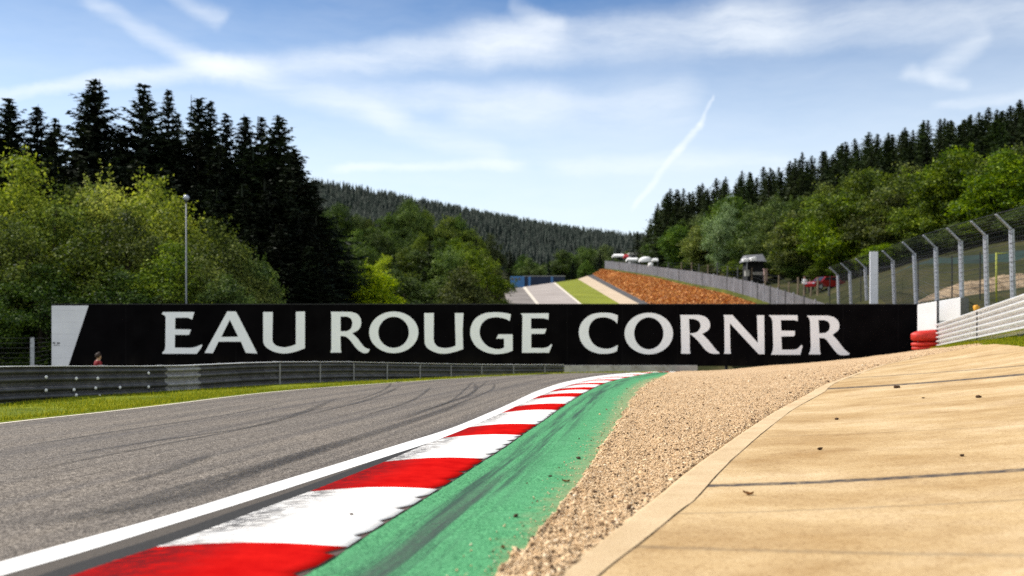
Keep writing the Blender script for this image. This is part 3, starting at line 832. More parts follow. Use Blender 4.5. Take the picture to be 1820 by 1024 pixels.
def loft(name, lines, mat, n=40, sub=3, noise=0, kind='structure'):
    """sheet through several 3D lines given as (x, y, distance) points"""
    L = []
    for ln in lines:
        pts = [P(*p) for p in ln]; t = np.linspace(0, 1, len(pts)); s = np.linspace(0, 1, n)
        L.append(np.stack([np.interp(s, t, [p[k] for p in pts]) for k in range(3)], -1))
    L = np.array(L); t = np.linspace(0, 1, len(L)); s = np.linspace(0, 1, (len(L) - 1) * sub + 1)
    G = np.stack([np.stack([np.interp(s, t, L[:, j, k]) for k in range(3)], -1) for j in range(n)], 0)
    if noise:
        wgt = np.sin(np.linspace(0, np.pi, G.shape[1]))[None]
        G[..., 2] += noise * fbm(G[..., 0] * .35, G[..., 1] * .12, 91) * wgt
    m = G.shape[1]
    i = np.arange(n - 1)[:, None] * m + np.arange(m - 1)[None]
    f = np.stack([i, i + 1, i + m + 1, i + m], -1).reshape(-1, 4)
    o = link(name, np_mesh(name, G.reshape(-1, 3), f, True), mat)
    if kind: o['kind'] = kind
    return o


def tufts(low, top):
    n = 30000
    lo = np.array([P(*p) for p in low]); hi = np.array([P(*p) for p in top])
    a = RNG.random(n) ** .8; b = RNG.random(n) * .88 + .02
    def at(L): t = np.linspace(0, 1, len(L)); return np.stack([np.interp(1 - a, t, L[:, k]) for k in range(3)], -1)
    p = at(lo) * (1 - b)[:, None] + at(hi) * b[:, None]
    keep = fbm(p[:, 0] * .35, p[:, 1] * .12, 17) + RNG.normal(0, .25, n) > -.12; p = p[keep]; n = len(p)
    p[:, 2] += .06 + .16 * RNG.random(n)
    V = []
    for k in range(3):
        d = RNG.normal(0, 1, (n, 3)); d[:, 2] = abs(d[:, 2]) * .6; d /= np.linalg.norm(d, axis=1, keepdims=True)
        e = np.cross(d, RNG.normal(0, 1, (n, 3))); e /= np.linalg.norm(e, axis=1, keepdims=True); s = (.16 + .3 * RNG.random((n, 1))) * .42
        c = p + RNG.normal(0, .18, (n, 3)) * np.array([1, 1, .4])
        V.append(np.stack([c - d * s, c + e * s * .5, c + d * s, c - e * s * .5], 1))
    V = np.concatenate(V).reshape(-1, 3)
    o = link('heather', np_mesh('heather', V, np.arange(len(V)).reshape(-1, 4)), M['tuft'])
    tag(o, 'low rusty orange heather tufts covering the slope below the slatted fence', 'heather', kind='stuff')


def build_hill_strips():
    def ln(x0, x1, y1, y0=541):                 # straight line on the uphill plane from the row behind the sign to its crest
        out = []
        for y in np.r_[575, np.linspace(556, y1, 14)]:
            x = x0 + (x1 - x0) * (y0 - y) / (y0 - y1); out.append((x, y, yplane(y)))
        return out
    a = [ln(903, 893, 511), ln(953, 929, 511), ln(959, 934, 509.5), ln(1030, 983, 502.5), ln(1035, 987, 502), ln(1103, 1027, 496), ln(1138, 1044, 490.5), ln(1156, 1054, 488)]
    loft('uphill_escape_road', a[0:2], M['far_road_dark'])
    loft('uphill_edge_line', a[1:3], M['far_line'])
    loft('uphill_road', a[2:4], M['far_road'])
    loft('uphill_kerb_line', a[3:5], M['far_line'])
    loft('uphill_grass_strip', a[4:6], M['lawn'])
    loft('uphill_gravel_strip', a[5:7], M['far_sand'])
    loft('uphill_gutter', a[6:8], M['far_ditch'])
    kk = np.interp([p[0] for p in FENCE], [1075, 1170, 1230, 1350], [.6, 2.0, 4, 8])
    top = [(p[0], p[1] + .6 + k, p[2] - .02 * p[2] * (k > .7)) for p, k in zip(FENCE, kk)]
    low = [(1054, 488, yplane(488)), (1070, 497, yplane(497)), (1090, 507.5, yplane(507.5)), (1113, 519.5, yplane(519.5)), (1140, 533, yplane(533)), (1156, 541, yplane(541)), (1182, 554, yplane(554)), (1220, 573, yplane(573)), (1260, 593, yplane(593))]
    loft('heather_bank', [low, top], M['heather'], 60, 14, .55)
    tufts(low, top)
    loft('bank_top_verge', [[(p[0], p[1] + .2 + k, p[2] - .02 * p[2] * (k > .7) + .15) for p, k in zip(FENCE, kk)], [(p[0] + 1, p[1] - 1.8, p[2] + .1) for p in FENCE], [(p[0] + 9, p[1] - 3, p[2] + 2) for p in FENCE]], M['bank_verge'], 60, 3)
# ------------------------------------------------------------------ trees
def cat_mesh(name, parts, mat_smooth=False):
    vs = []; fs = []; o = 0
    for v, f in parts:
        vs.append(v); fs.append(f + o); o += len(v)
    return np_mesh(name, np.concatenate(vs), np.concatenate(fs), mat_smooth)


def tube_np(pts, rad, n=6):
    pts = np.asarray(pts, float); k = len(pts)
    d = np.gradient(pts, axis=0); d /= np.linalg.norm(d, axis=1, keepdims=True) + 1e-9
    ref = np.where(np.abs(d[:, 2:3]) > .9, np.array([[1., 0, 0]]), np.array([[0, 0, 1.]]))
    u = np.cross(d, ref); u /= np.linalg.norm(u, axis=1, keepdims=True) + 1e-9; w = np.cross(u, d)
    a = np.arange(n) * 2 * np.pi / n
    v = pts[:, None] + (u[:, None] * np.cos(a)[None, :, None] + w[:, None] * np.sin(a)[None, :, None]) * np.asarray(rad)[:, None, None]
    i = np.arange(k - 1)[:, None] * n; j = np.arange(n)[None]; jn = (j + 1) % n
    f = np.stack([i + j, i + jn, i + n + jn, i + n + j], -1).reshape(-1, 4)
    return v.reshape(-1, 3), f


def spruce(seed, H=20.0, Rm=3.2, dz=.42, nb=9, bare=0.0, tw=.15, step=.27, sag=.35, power=.85, cap=99, even=.55):
    g = np.random.default_rng(seed); V = []; Q = []
    def quad(a, b, w0, w1, up):
        d = b - a; s = np.cross(d, up); s = s / (np.linalg.norm(s) + 1e-9)
        k = len(V); V.extend((a - s * w0, a + s * w0, b + s * w1, b - s * w1)); Q.append((k, k + 1, k + 2, k + 3))
    z = H * .995; lean = g.normal(0, .01, 2)
    Z3 = np.array([0, 0, 1.])
    asym = g.random(12)
    while z > H * (.03 + bare):
        t = (H - z) / H
        L0 = min(cap, Rm * t ** power) * (1 - .25 * max(0, t - .8) / .2) + .12
        n = max(4, int(nb * min(1, .45 + t * 1.6)))
        a0 = g.random() * 6.28
        for b in range(n):
            az = a0 + 6.283 * b / n + g.normal(0, .18)
            L = L0 * g.uniform(.62, 1.12) * (.85 + .3 * asym[int((az % 6.283) / 6.284 * 12)])
            if g.random() < .05: L *= .45
            el = np.interp(t, [0, .05, .14, .35, 1], [.8, .5, .3, .05, -.22]) + g.normal(0, .08)
            d = np.array([math.cos(az), math.sin(az), 0]); base = np.array([lean[0] * z, lean[1] * z, z + g.normal(0, .07)])
            def pt(s): return base + d * (L * s) + Z3 * (L * (s * math.tan(el) - sag * s * s * min(1, t * 3) + .26 * s ** 4))
            ns = max(2, int(L / .8)); ss = np.linspace(0, 1, ns + 1)
            for k in range(ns): quad(pt(ss[k]), pt(ss[k + 1]), .07 * (1 - ss[k]) + .04, .07 * (1 - ss[k + 1]) + .02, Z3)
            s = .12
            while s < 1.0:
                p = pt(s); side = np.array([-d[1], d[0], 0])
                tl = min(1.25, (.30 + .26 * L * (1 - s))) * g.uniform(.7, 1.2)
                for sg in (-1, 1):
                    dr = side * sg * .85 + d * g.uniform(.35, .8) + Z3 * g.uniform(-.55, -.05) * min(1, .3 + 2 * t)
                    dr /= np.linalg.norm(dr)
                    quad(p, p + dr * tl, tw * .55, tw * .25, np.array([g.normal(0, .5), g.normal(0, .5), 1.]))
                if g.random() < .75:      # hanging spray
                    dr = np.array([g.normal(0, .25), g.normal(0, .25), -1]); quad(p, p + dr * tl * .6, tw * .6, tw * .2, d)
                s += step / max(L, .3) * g.uniform(.75, 1.25)
        z -= dz * (even + (1.25 - even) * min(1, t * 2.2)) * g.uniform(.85, 1.15)
    quad(np.array([0, 0, H * .94]), np.array([0, 0, H * 1.012]), .06, .012, np.array([0, 1., 0]))
    crown = np_mesh('spruce_crown', np.array(V), np.array(Q))
    trunk = np_mesh('spruce_trunk', *tube_np([(0, 0, -.8), (0, 0, H * .3), (lean[0] * H * .7, lean[1] * H * .7, H * .7), (lean[0] * H, lean[1] * H, H * .97)], [.26, .2, .1, .02]), True)
    return crown, trunk


def broadleaf(seed, H=10.0, Rx=3.3, low=.16, ncl=40, nl=270, ls=.2, shape=1.0, squat=.72):
    g = np.random.default_rng(seed); parts = []
    cz = H * (low + (1 - low) * .5); rz = H * (1 - low) * .5
    C = []; tries = 0
    while len(C) < ncl and tries < 9000:
        tries += 1
        d = g.normal(0, 1, 3); d /= np.linalg.norm(d); r = g.uniform(.12, 1) ** .45
        h = d[2] * r
        k = 1 - .42 * shape * max(0, h) ** 1.4 - .30 * max(0, -h) ** 2
        p = np.array([d[0] * Rx * r * k, d[1] * Rx * r * k, cz + h * rz * .93])
        p[:2] *= g.uniform(.85, 1.15)
        if all(np.linalg.norm(p - q) > H * .082 for q, _ in C): C.append((p, H * g.uniform(.055, .115)))
    C.append((np.array([g.normal(0, .2), g.normal(0, .2), H * .955]), H * .055))
    LV = []
    for p, r in C:
        n = int(nl * (r / (H * .09)) ** 2)
        d = g.normal(0, 1, (n, 3)); d /= np.linalg.norm(d, axis=1, keepdims=True)
        rad = r * (.30 + .75 * g.random((n, 1)) ** .55) * (1 + .22 * g.normal(0, 1, (n, 1)))
        out = np.array([p[0], p[1], 0]); out = out / (np.linalg.norm(out) + 1e-6)
        c = p + d * rad * np.array([1.12, 1.12, squat])
        s0 = (c - p) @ out
        c[:, 2] += -.25 * s0 + .12 * r            # boughs dip towards their tips
        nr = d * .7 + g.normal(0, .55, (n, 3)) + np.array([0, 0, .45]); nr /= np.linalg.norm(nr, axis=1, keepdims=True)
        u = np.cross(nr, g.normal(0, 1, (n, 3))); u /= np.linalg.norm(u, axis=1, keepdims=True) + 1e-9; w = np.cross(nr, u)
        s = ls * g.uniform(.55, 1.3, (n, 1))
        LV.append(np.stack([c + u * s * .72, c + w * s * .4, c - u * s * .72, c - w * s * .4], 1))
    # thin leaders breaking the outline
    for k in range(26):
        p, r = C[g.integers(len(C))]
        if p[2] < cz * .8: continue
        d = np.array([p[0], p[1], rz * 1.1]) / H + g.normal(0, .12, 3); d /= np.linalg.norm(d); L = H * g.uniform(.07, .14); n = 34
        c = p + d * (g.random((n, 1)) * L + r * .5) + g.normal(0, H * .009, (n, 3))
        nr = g.normal(0, 1, (n, 3)); nr /= np.linalg.norm(nr, axis=1, keepdims=True)
        u = np.cross(nr, g.normal(0, 1, (n, 3))); u /= np.linalg.norm(u, axis=1, keepdims=True) + 1e-9; w = np.cross(nr, u)
        s = ls * g.uniform(.6, 1.1, (n, 1)); LV.append(np.stack([c + u * s * .72, c + w * s * .4, c - u * s * .72, c - w * s * .4], 1))
    LV = np.concatenate(LV).reshape(-1, 3)
    LV[:, 2] *= H / np.percentile(LV[:, 2], 99.9)
    crown = np_mesh('leaf_crown', LV, np.arange(len(LV)).reshape(-1, 4))
    tp = [tube_np([(0, 0, -.8), (g.normal(0, .05), g.normal(0, .05), H * low), (g.normal(0, .15), g.normal(0, .15), H * .45), (g.normal(0, .2), g.normal(0, .2), H * .75)], [H * .024, H * .019, H * .013, H * .004], 7)]
    for p, r in sorted(C, key=lambda q: g.random())[:14]:
        z0 = H * g.uniform(low * .9, .5); m = np.array([p[0] * .45, p[1] * .45, z0 + (p[2] - z0) * .6])
        tp.append(tube_np([(0, 0, z0), m, p], [H * .009, H * .006, H * .002], 5))
    trunk = cat_mesh('tree_trunk', tp, True)
    return crown, trunk


PROTO = {}
def build_protos():
    for i in range(4):
        PROTO['spruce', i] = spruce(100 + i, 20, [7.4, 6.2, 4.6, 6.8][i], dz=.46, nb=13, power=.97, cap=[3.9, 3.4, 2.6, 3.7][i], even=.9, tw=.17, step=.17)
    for i in range(4):
        PROTO['conifer', i] = spruce(200 + i, 14, [5.2, 4.2, 5.8, 4.0][i], dz=.58, nb=9, tw=.24, step=.40, sag=.2, power=.85, cap=[3.3, 2.9, 3.6, 2.6][i])
    for i in range(6):
        PROTO['leafy', i] = broadleaf(300 + i, 10, [3.4, 2.8, 3.9, 3.1, 2.5, 3.6][i], [.04, .06, .04, .05, .08, .04][i], 62, 420, .125, [1.35, 1.2, 1.3, 1.4, 1.5, 1.3][i])
    for i in range(6):
        PROTO['wood', i] = broadleaf(400 + i, 10, [3.3, 2.7, 3.8, 3.0, 2.4, 3.5][i], [.03, .05, .02, .04, .06, .03][i], 62, 330, .165, [1.0, 1.2, .9, 1.1, 1.3, 1.0][i])


PLACED = []      # trees waiting for their label
def tree(kind, idx, matk, name, x, ytop, Y, wid=1.0, rz=None, X=None, hmin=2.5, hmax=40, info=None):
    px = (x - 910) * Y / F if X is None else X
    zb = float(tz(px, Y)); zt = 1 - (ytop - YH) * Y / F
    H = min(max(zt - zb, hmin), hmax)
    crown, trunk = PROTO[kind, idx]
    base = {'spruce': 20, 'conifer': 14, 'leafy': 10, 'wood': 10}[kind]
    s = H / base
    e = bpy.data.objects.new(name, None); COL.objects.link(e); e.empty_display_size = .5
    e.location = (px, Y, zb); e.rotation_euler = (0, 0, random.random() * 6.28 if rz is None else rz)
    sx = s ** .75 * wid * random.uniform(.93, 1.07)
    e.scale = (sx, sx, s)
    key = (kind, idx, matk)
    if key not in MESHES:
        c = crown.copy(); c.materials.clear(); c.materials.append(M[matk])
        if not trunk.materials: trunk.materials.append(M['bark'])
        MESHES[key] = c
    a = bpy.data.objects.new('crown', MESHES[key]); COL.objects.link(a); a.parent = e
    b = bpy.data.objects.new('trunk', trunk); COL.objects.link(b); b.parent = e
    PLACED.append((e, x, Y, ytop, info))
    return e
MESHES = {}

WORDS = [(60, 'the slanted white panel'), (165, 'the sign\'s left end'), (290, 'the E of EAU'), (363, 'the A of EAU'), (462, 'the U of EAU'),
         (545, 'the gap after EAU'), (586, 'the R of ROUGE'), (655, 'the O of ROUGE'), (748, 'the U of ROUGE'), (832, 'the G of ROUGE'),
         (918, 'the E of ROUGE'), (985, 'the gap after ROUGE'), (1028, 'the C of CORNER'), (1106, 'the O of CORNER'), (1202, 'the first R of CORNER'),
         (1282, 'the N of CORNER'), (1364, 'the last E of CORNER'), (1432, 'the last R of CORNER'), (1515, 'the sign\'s right end'), (1632, 'the white barrier blocks'), (1722, 'the right guard rail')]
def above(x):
    w = 'the gap beside the sign'
    for a, t in WORDS:
        if x >= a: w = t
    return w
ORD = ['first', 'second', 'third', 'fourth', 'fifth', 'sixth', 'seventh', 'eighth', 'ninth', 'tenth', 'eleventh', 'twelfth', 'thirteenth', 'fourteenth', 'fifteenth', 'sixteenth']
NUM = ['', 'one', 'two', 'three', 'four', 'five', 'six', 'seven', 'eight', 'nine', 'ten', 'eleven', 'twelve', 'thirteen', 'fourteen', 'fifteen', 'sixteen']
def label_trees():
    groups = {}
    for rec in PLACED:
        e, x, Y, yt, info = rec
        text, cat, grp = info
        if '{' not in text:
            tag(e, text, cat, grp); continue
        groups.setdefault((text, above(x), cat, grp), []).append(rec)
    for (text, ab, cat, grp), L in groups.items():
        L.sort(key=lambda r: r[1])
        for k, (e, x, Y, yt, info) in enumerate(L):
            lab = text.format(ab)
            if len(L) == 2: lab += ', ' + ('left' if k == 0 else 'right') + ' of two'
            elif len(L) > 2: lab += ', ' + ORD[min(k, 15)] + ' of ' + NUM[min(len(L), 16)]
            tag(e, lab, cat, grp)


def build_trees():
    build_protos()
    g = random.Random(5)
    G1 = 'tall dark spruces on the left'
    tall = [(18, 180, 84, 0, 'leftmost dark spruce against the sky, cut by the picture edge'), (68, 190, 86, 1, 'dark spruce, second tip in from the left edge of the sky'),
            (104, 216, 88, 2, 'slim short spruce just left of the tallest broad spruce'), (177, 146, 78, 0, 'tallest and broadest dark spruce, above the sign\'s slanted white end'),
            (248, 154, 79, 3, 'broad dark spruce with the second tallest tip on the left'), (297, 163, 86, 2, 'slender thin spruce tip between two broad spruces, above the letter E'),
            (340, 174, 80, 1, 'dark spruce with a blunt ragged tip above the lamp post'), (376, 183, 82, 2, 'narrow dark spruce just right of the lamp post line'),
            (400, 208, 84, 2, 'small pointed spruce tip above the A of EAU'), (434, 207, 84, 1, 'left one of the close pair of spruce tips'),
            (458, 211, 84, 2, 'right one of the close pair of spruce tips'), (497, 208, 78, 0, 'broad dark spruce at the right end of the tall stand'),
            (318, 205, 90, 2, 'half hidden thin spruce tip left of the lamp post')]
    for x, y, Y, i, lab in tall:
        tree('spruce', i, 'needle', 'spruce_tree', x, y, Y, (1.5, 1.4, 1.2, 1.45)[i], info=(lab, 'tree', G1))
    fill = [(-12, 215, 80), (85, 240, 82), (150, 262, 82), (215, 262, 82), (268, 255, 84), (300, 250, 82), (40, 250, 80), (135, 250, 84), (212, 235, 84), (275, 240, 82), (318, 250, 80), (360, 235, 78), (395, 260, 76), (420, 255, 80), (450, 262, 76), (478, 250, 82),
            (520, 265, 75), (538, 292, 76), (552, 335, 74), (562, 385, 72), (505, 320, 71), (470, 320, 70), (430, 330, 70), (385, 340, 71), (345, 330, 72), (530, 380, 69), (568, 430, 70), (490, 400, 67), (450, 410, 67), (300, 310, 74), (230, 300, 74), (90, 280, 76), (545, 440, 67), (410, 420, 66), (10, 300, 76), (565, 480, 66), (520, 470, 65), (240, 420, 66), (330, 400, 68)]
    for k, (x, y, Y) in enumerate(fill):
        tree('spruce', k % 4, 'needle', 'spruce_tree', x, y, Y, 1.4, info=('shaded spruce inside the tall stand above {}', 'tree', 'dark spruces filling the left stand'))
    for k, (x, y, Y) in enumerate([(-330, 190, 66), (-285, 230, 60), (-240, 170, 70), (-190, 220, 62), (-150, 195, 70), (-100, 235, 66), (-60, 250, 70), (-15, 262, 69), (40, 270, 70), (95, 285, 69), (140, 290, 68), (195, 285, 69), (240, 290, 69), (285, 295, 70), (-230, 300, 55), (-140, 320, 56)]):  # spruces added out of frame and behind to throw shade on the yellow trees
        tree('spruce', (0, 3, 1)[k % 3], 'needle', 'spruce_tree', x, y, Y, 1.4, info=('dark spruce added to shade the yellow trees above {}', 'tree', 'dark spruces added to shade the yellow green trees'))
    G2 = 'yellow green trees in front of the spruces'
    lf = [(35, 272, 58, 0, 'leaf_yellow', 1.0, 'broad yellow green tree at the left edge of the picture'), (128, 332, 60, 1, 'leaf_green', .9, 'rounded green tree behind the left end of the sign'),
          (185, 306, 61, 2, 'leaf_yellow', .95, 'tall yellow green tree above the slanted white panel'), (268, 312, 63, 3, 'leaf_yellow', 1.0, 'brightest yellow tree, left of the lamp post'),
          (312, 352, 60, 4, 'leaf_yellow', .95, 'yellow green tree standing behind the lamp post'), (372, 388, 58, 5, 'leaf_green', .95, 'green tree just right of the lamp post'),
          (418, 428, 57, 0, 'leaf_green', .9, 'low green tree with a drooping right side, above the A'), (452, 452, 58, 2, 'leaf_mid', .9, 'lowest green tree at the right end of the yellow row'),
          (88, 345, 56, 2, 'leaf_green', 1.0, 'bushy green tree left of the slanted white panel'), (228, 372, 55, 1, 'leaf_green', 1.0, 'dark green bush below the brightest yellow tree'),
          (20, 380, 52, 3, 'leaf_green', 1.1, 'dark green bush at the lower left edge'), (150, 410, 53, 4, 'leaf_green', 1.1, 'green bush right behind the slanted white panel'),
          (300, 430, 53, 5, 'leaf_green', 1.05, 'green bush left of the lamp post foot'), (358, 452, 53, 3, 'leaf_green', 1.0, 'green bush right of the lamp post foot'),
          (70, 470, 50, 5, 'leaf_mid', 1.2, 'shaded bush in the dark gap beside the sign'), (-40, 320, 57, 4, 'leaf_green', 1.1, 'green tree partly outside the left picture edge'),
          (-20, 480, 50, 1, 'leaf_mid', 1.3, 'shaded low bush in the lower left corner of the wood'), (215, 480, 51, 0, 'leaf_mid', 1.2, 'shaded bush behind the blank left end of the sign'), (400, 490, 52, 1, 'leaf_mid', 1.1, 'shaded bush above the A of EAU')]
    for x, y, Y, i, mt, w, lab in lf:
        tree('leafy', i, mt, 'broadleaf_tree', x, y, Y, w * 1.0, info=(lab, 'tree', G2))
    # wood in the middle
    rws = [(0.0, 10, 'front row tree in the middle wood above {}'), (.3, 10, 'second row tree in the middle wood above {}'), (.65, 11, 'upper tree in the middle wood above {}'), (1.0, 14, 'topmost tree in the middle wood above {}')]
    for d, n, lab in rws:
        for k in range(n):
            x = 572 + (306 - 5 * (d > .5)) * (k + .5) / n + g.uniform(-9, 9)
            Y = 82 + d * 130 + g.uniform(-6, 8)
            yt = 482 + (np.interp(x, MDX, MDY) + 4 - 482) * d + g.uniform(-20, 14)
            if d == 0: yt += np.interp(x, [575, 690, 800, 880, 915], [10, -5, 10, -4, 25])
            mt = g.choice(['leaf_mid', 'leaf_mid', 'leaf_green', 'leaf_mid', 'leaf_green'])
            if 655 < x < 700 and d < .4: mt = 'leaf_yellow'
            tree('wood', g.randrange(6), mt, 'broadleaf_tree', x, yt, Y, g.uniform(.85, 1.15), info=(lab, 'tree', 'trees of the middle wood'))
    for x, yt, Y in ((600, 395, 150), (760, 430, 118), (700, 455, 105), (620, 440, 112), (845, 425, 150), (905, 445, 190)):
        tree('conifer', g.randrange(4), 'needle_far', 'conifer_tree', x, yt, Y, 1.1, info=('dark conifer within the middle wood above {}', 'tree', 'conifers in the middle wood'))
    for k in range(26):          # far end of the valley, beyond the crest
        x = 905 + 210 * (k + .5) / 26 + g.uniform(-5, 5); Y = g.uniform(275, 330)
        yt = np.interp(x, [905, 960, 1000, 1060, 1110], [440, 452, 448, 436, 440]) + g.uniform(-4, 26)
        con = g.random() < .45
        tree('conifer' if con else 'wood', g.randrange(4), 'needle_hill' if con else 'leaf_mid', 'conifer_tree' if con else 'broadleaf_tree', x, yt, Y, g.uniform(1.0, 1.3),
             info=(('dark conifer' if con else 'dull green tree') + ' beyond the road crest above {}', 'tree', 'trees beyond the crest'))
    # right hand slope
    n = 17
    for k in range(n):
        x = 1150 + 690 * (k + .5) / n + g.uniform(-8, 8)
        Y = np.interp(x, RBX, RYY) + g.uniform(-2, 3)
        top = np.interp(x, TDX, TDY); base = np.interp(x, RBX, RBY)
        yt = top + (base - top) * g.uniform(.0, .16) + (2 if k % 2 else 16)
        pale = k == 3
        tree('wood', g.randrange(6), 'leaf_pale' if pale else ('leaf_green' if x > 1440 else g.choice(['leaf_mid', 'leaf_green'])), 'broadleaf_tree', x, yt, Y, .9 if pale else g.uniform(1.2, 1.42),
             info=('pale silvery green tree standing among darker trees on the right slope' if pale else 'full green tree edging the right slope above {}', 'tree', 'trees at the foot of the right slope'))
    for k in range(16):
        x = 1205 + 632 * (k + .5) / 16 + g.uniform(-7, 7); Y = np.interp(x, RBX, RYY) - g.uniform(1, 5)
        base = np.interp(x, RBX, RBY)
        tree('wood', g.randrange(6), g.choice(['leaf_mid', 'leaf_green', 'leaf_mid']), 'shrub', x, base - g.uniform(10, 26), Y, g.uniform(1.5, 2.0), info=('low shrub under the right slope trees above {}', 'shrub', 'shrubs under the right slope trees'))
    for k in range(16):
        x = 1140 + 700 * (k + .5) / 16 + g.uniform(-10, 10); Y = np.interp(x, RBX, RYY) + g.uniform(14, 24)
        yt = np.interp(x, TDX, TDY) + g.uniform(-6, 16)
        tree('wood', g.randrange(6), 'leaf_green' if x > 1440 else 'leaf_mid', 'broadleaf_tree', x, yt, Y, g.uniform(1.05, 1.3), info=('second row tree on the right slope above {}', 'tree', 'second row of trees on the right slope'))
    for j, (dy, n, lab) in enumerate(((30, 36, 'lower dark conifer on the right hillside'), (58, 44, 'higher dark conifer on the right hillside'), (84, 60, 'skyline dark conifer on the right hillside'))):
        for k in range(n):
            x = 1150 + 700 * (k + .5) / n + g.uniform(-8, 8); Y = np.interp(x, RBX, RYY) + dy + g.uniform(-7, 7)
            a = np.interp(x, TDX, TDY) - 12; b = np.interp(x, TCX, TCY)
            yt = a + (b - a) * (.42, .78, 1.0)[j] + (g.uniform(-6, 16) if j == 2 else g.uniform(-9, 10))
            tree('conifer', g.randrange(4), 'needle_far', 'conifer_tree', x, yt, Y, g.uniform(1.0, 1.35), info=(lab + ' above {}', 'tree', 'conifers of the right hillside'))
    for x, yt, Y in ((1168, 372, 200), (1186, 345, 196), (1204, 338, 200), (1152, 405, 225), (1133, 412, 245), (1195, 380, 188), (1160, 420, 212)):
        tree('conifer', g.randrange(4), 'needle_far', 'conifer_tree', x, yt, Y, 1.25, info=('bushy conifer ending the right hillside above {}', 'tree', 'conifers ending the right hillside'))
    label_trees()
    # far plantation: reads as one mass
    vs = []; fs = []; o = 0; q = np.random.default_rng(77)
    for k in range(9500):
        x = q.uniform(330, 1200); s = q.random() ** .8
        Yr = np.interp(x, FDX, FDD); Y = Yr * (.6 + .42 * s)
        X = (x - 910) * Y / F + q.normal(0, 1.5); zb = float(0)
        vs.append((X, Y)); 
    pts = np.array(vs); zb = tz(pts[:, 0], pts[:, 1]); V = []; Fc = []
    for (X, Y), z in zip(pts, zb):
        H = q.uniform(9, 13.5); r = q.uniform(1.3, 2.0); n = 6
        for L in range(6):
            t0 = .12 + .86 * L / 6; t1 = min(1.02, t0 + .30)
            a = q.random() * 6.28 + np.arange(n) * 6.283 / n
            rr_ = r * (1 - t0) ** .8 * q.uniform(.7, 1.2, n)
            b = len(V)
            for k in range(n): V.append((X + rr_[k] * math.cos(a[k]), Y + rr_[k] * math.sin(a[k]), z + H * t0 - .3 * q.random()))
            V.append((X + q.normal(0, .1), Y, z + H * t1))
            for k in range(n): Fc.append((b + k, b + (k + 1) % n, b + n))
    o = link('conifer_plantation', np_mesh('conifer_plantation', np.array(V), np.array(Fc)), M['needle_hill'])
    tag(o, 'far dark conifer plantation covering the hillside beyond the middle wood', 'forest', kind='stuff')
# ------------------------------------------------------------------ the long sign
def cr(pts):
    """closed outline: 'c' corners with smooth runs between them"""
    n = len(pts); st = next(i for i in range(n) if pts[i][2] == 'c'); pts = pts[st:] + pts[:st]
    out = []; i = 0
    while i < n:
        j = i + 1
        while pts[j % n][2] != 'c': j += 1
        run = [Vector(pts[k % n][:2]) for k in range(i, j + 1)]
        if len(run) == 2: out.append(run[0])
        else:
            ext = [run[0] * 2 - run[1]] + run + [run[-1] * 2 - run[-2]]
            for k in range(1, len(ext) - 2):
                a, b, c, d = ext[k - 1:k + 3]
                for m in range(6):
                    t = m / 6
                    out.append(.5 * ((2 * b) + (c - a) * t + (2 * a - 5 * b + 4 * c - d) * t * t + (3 * b - a - 3 * c + d) * t ** 3))
        i = j
    return out


def ell(cx, cy, rx, ry): return [Vector((cx + rx * math.cos(a), cy + ry * math.sin(a))) for a in np.linspace(0, 2 * math.pi, 56)[:-1]]


def T(s):
    out = []
    for w in s.split():
        k = w[-1]; a, b = w[:-1].split(','); out.append((float(a), float(b), k))
    return out


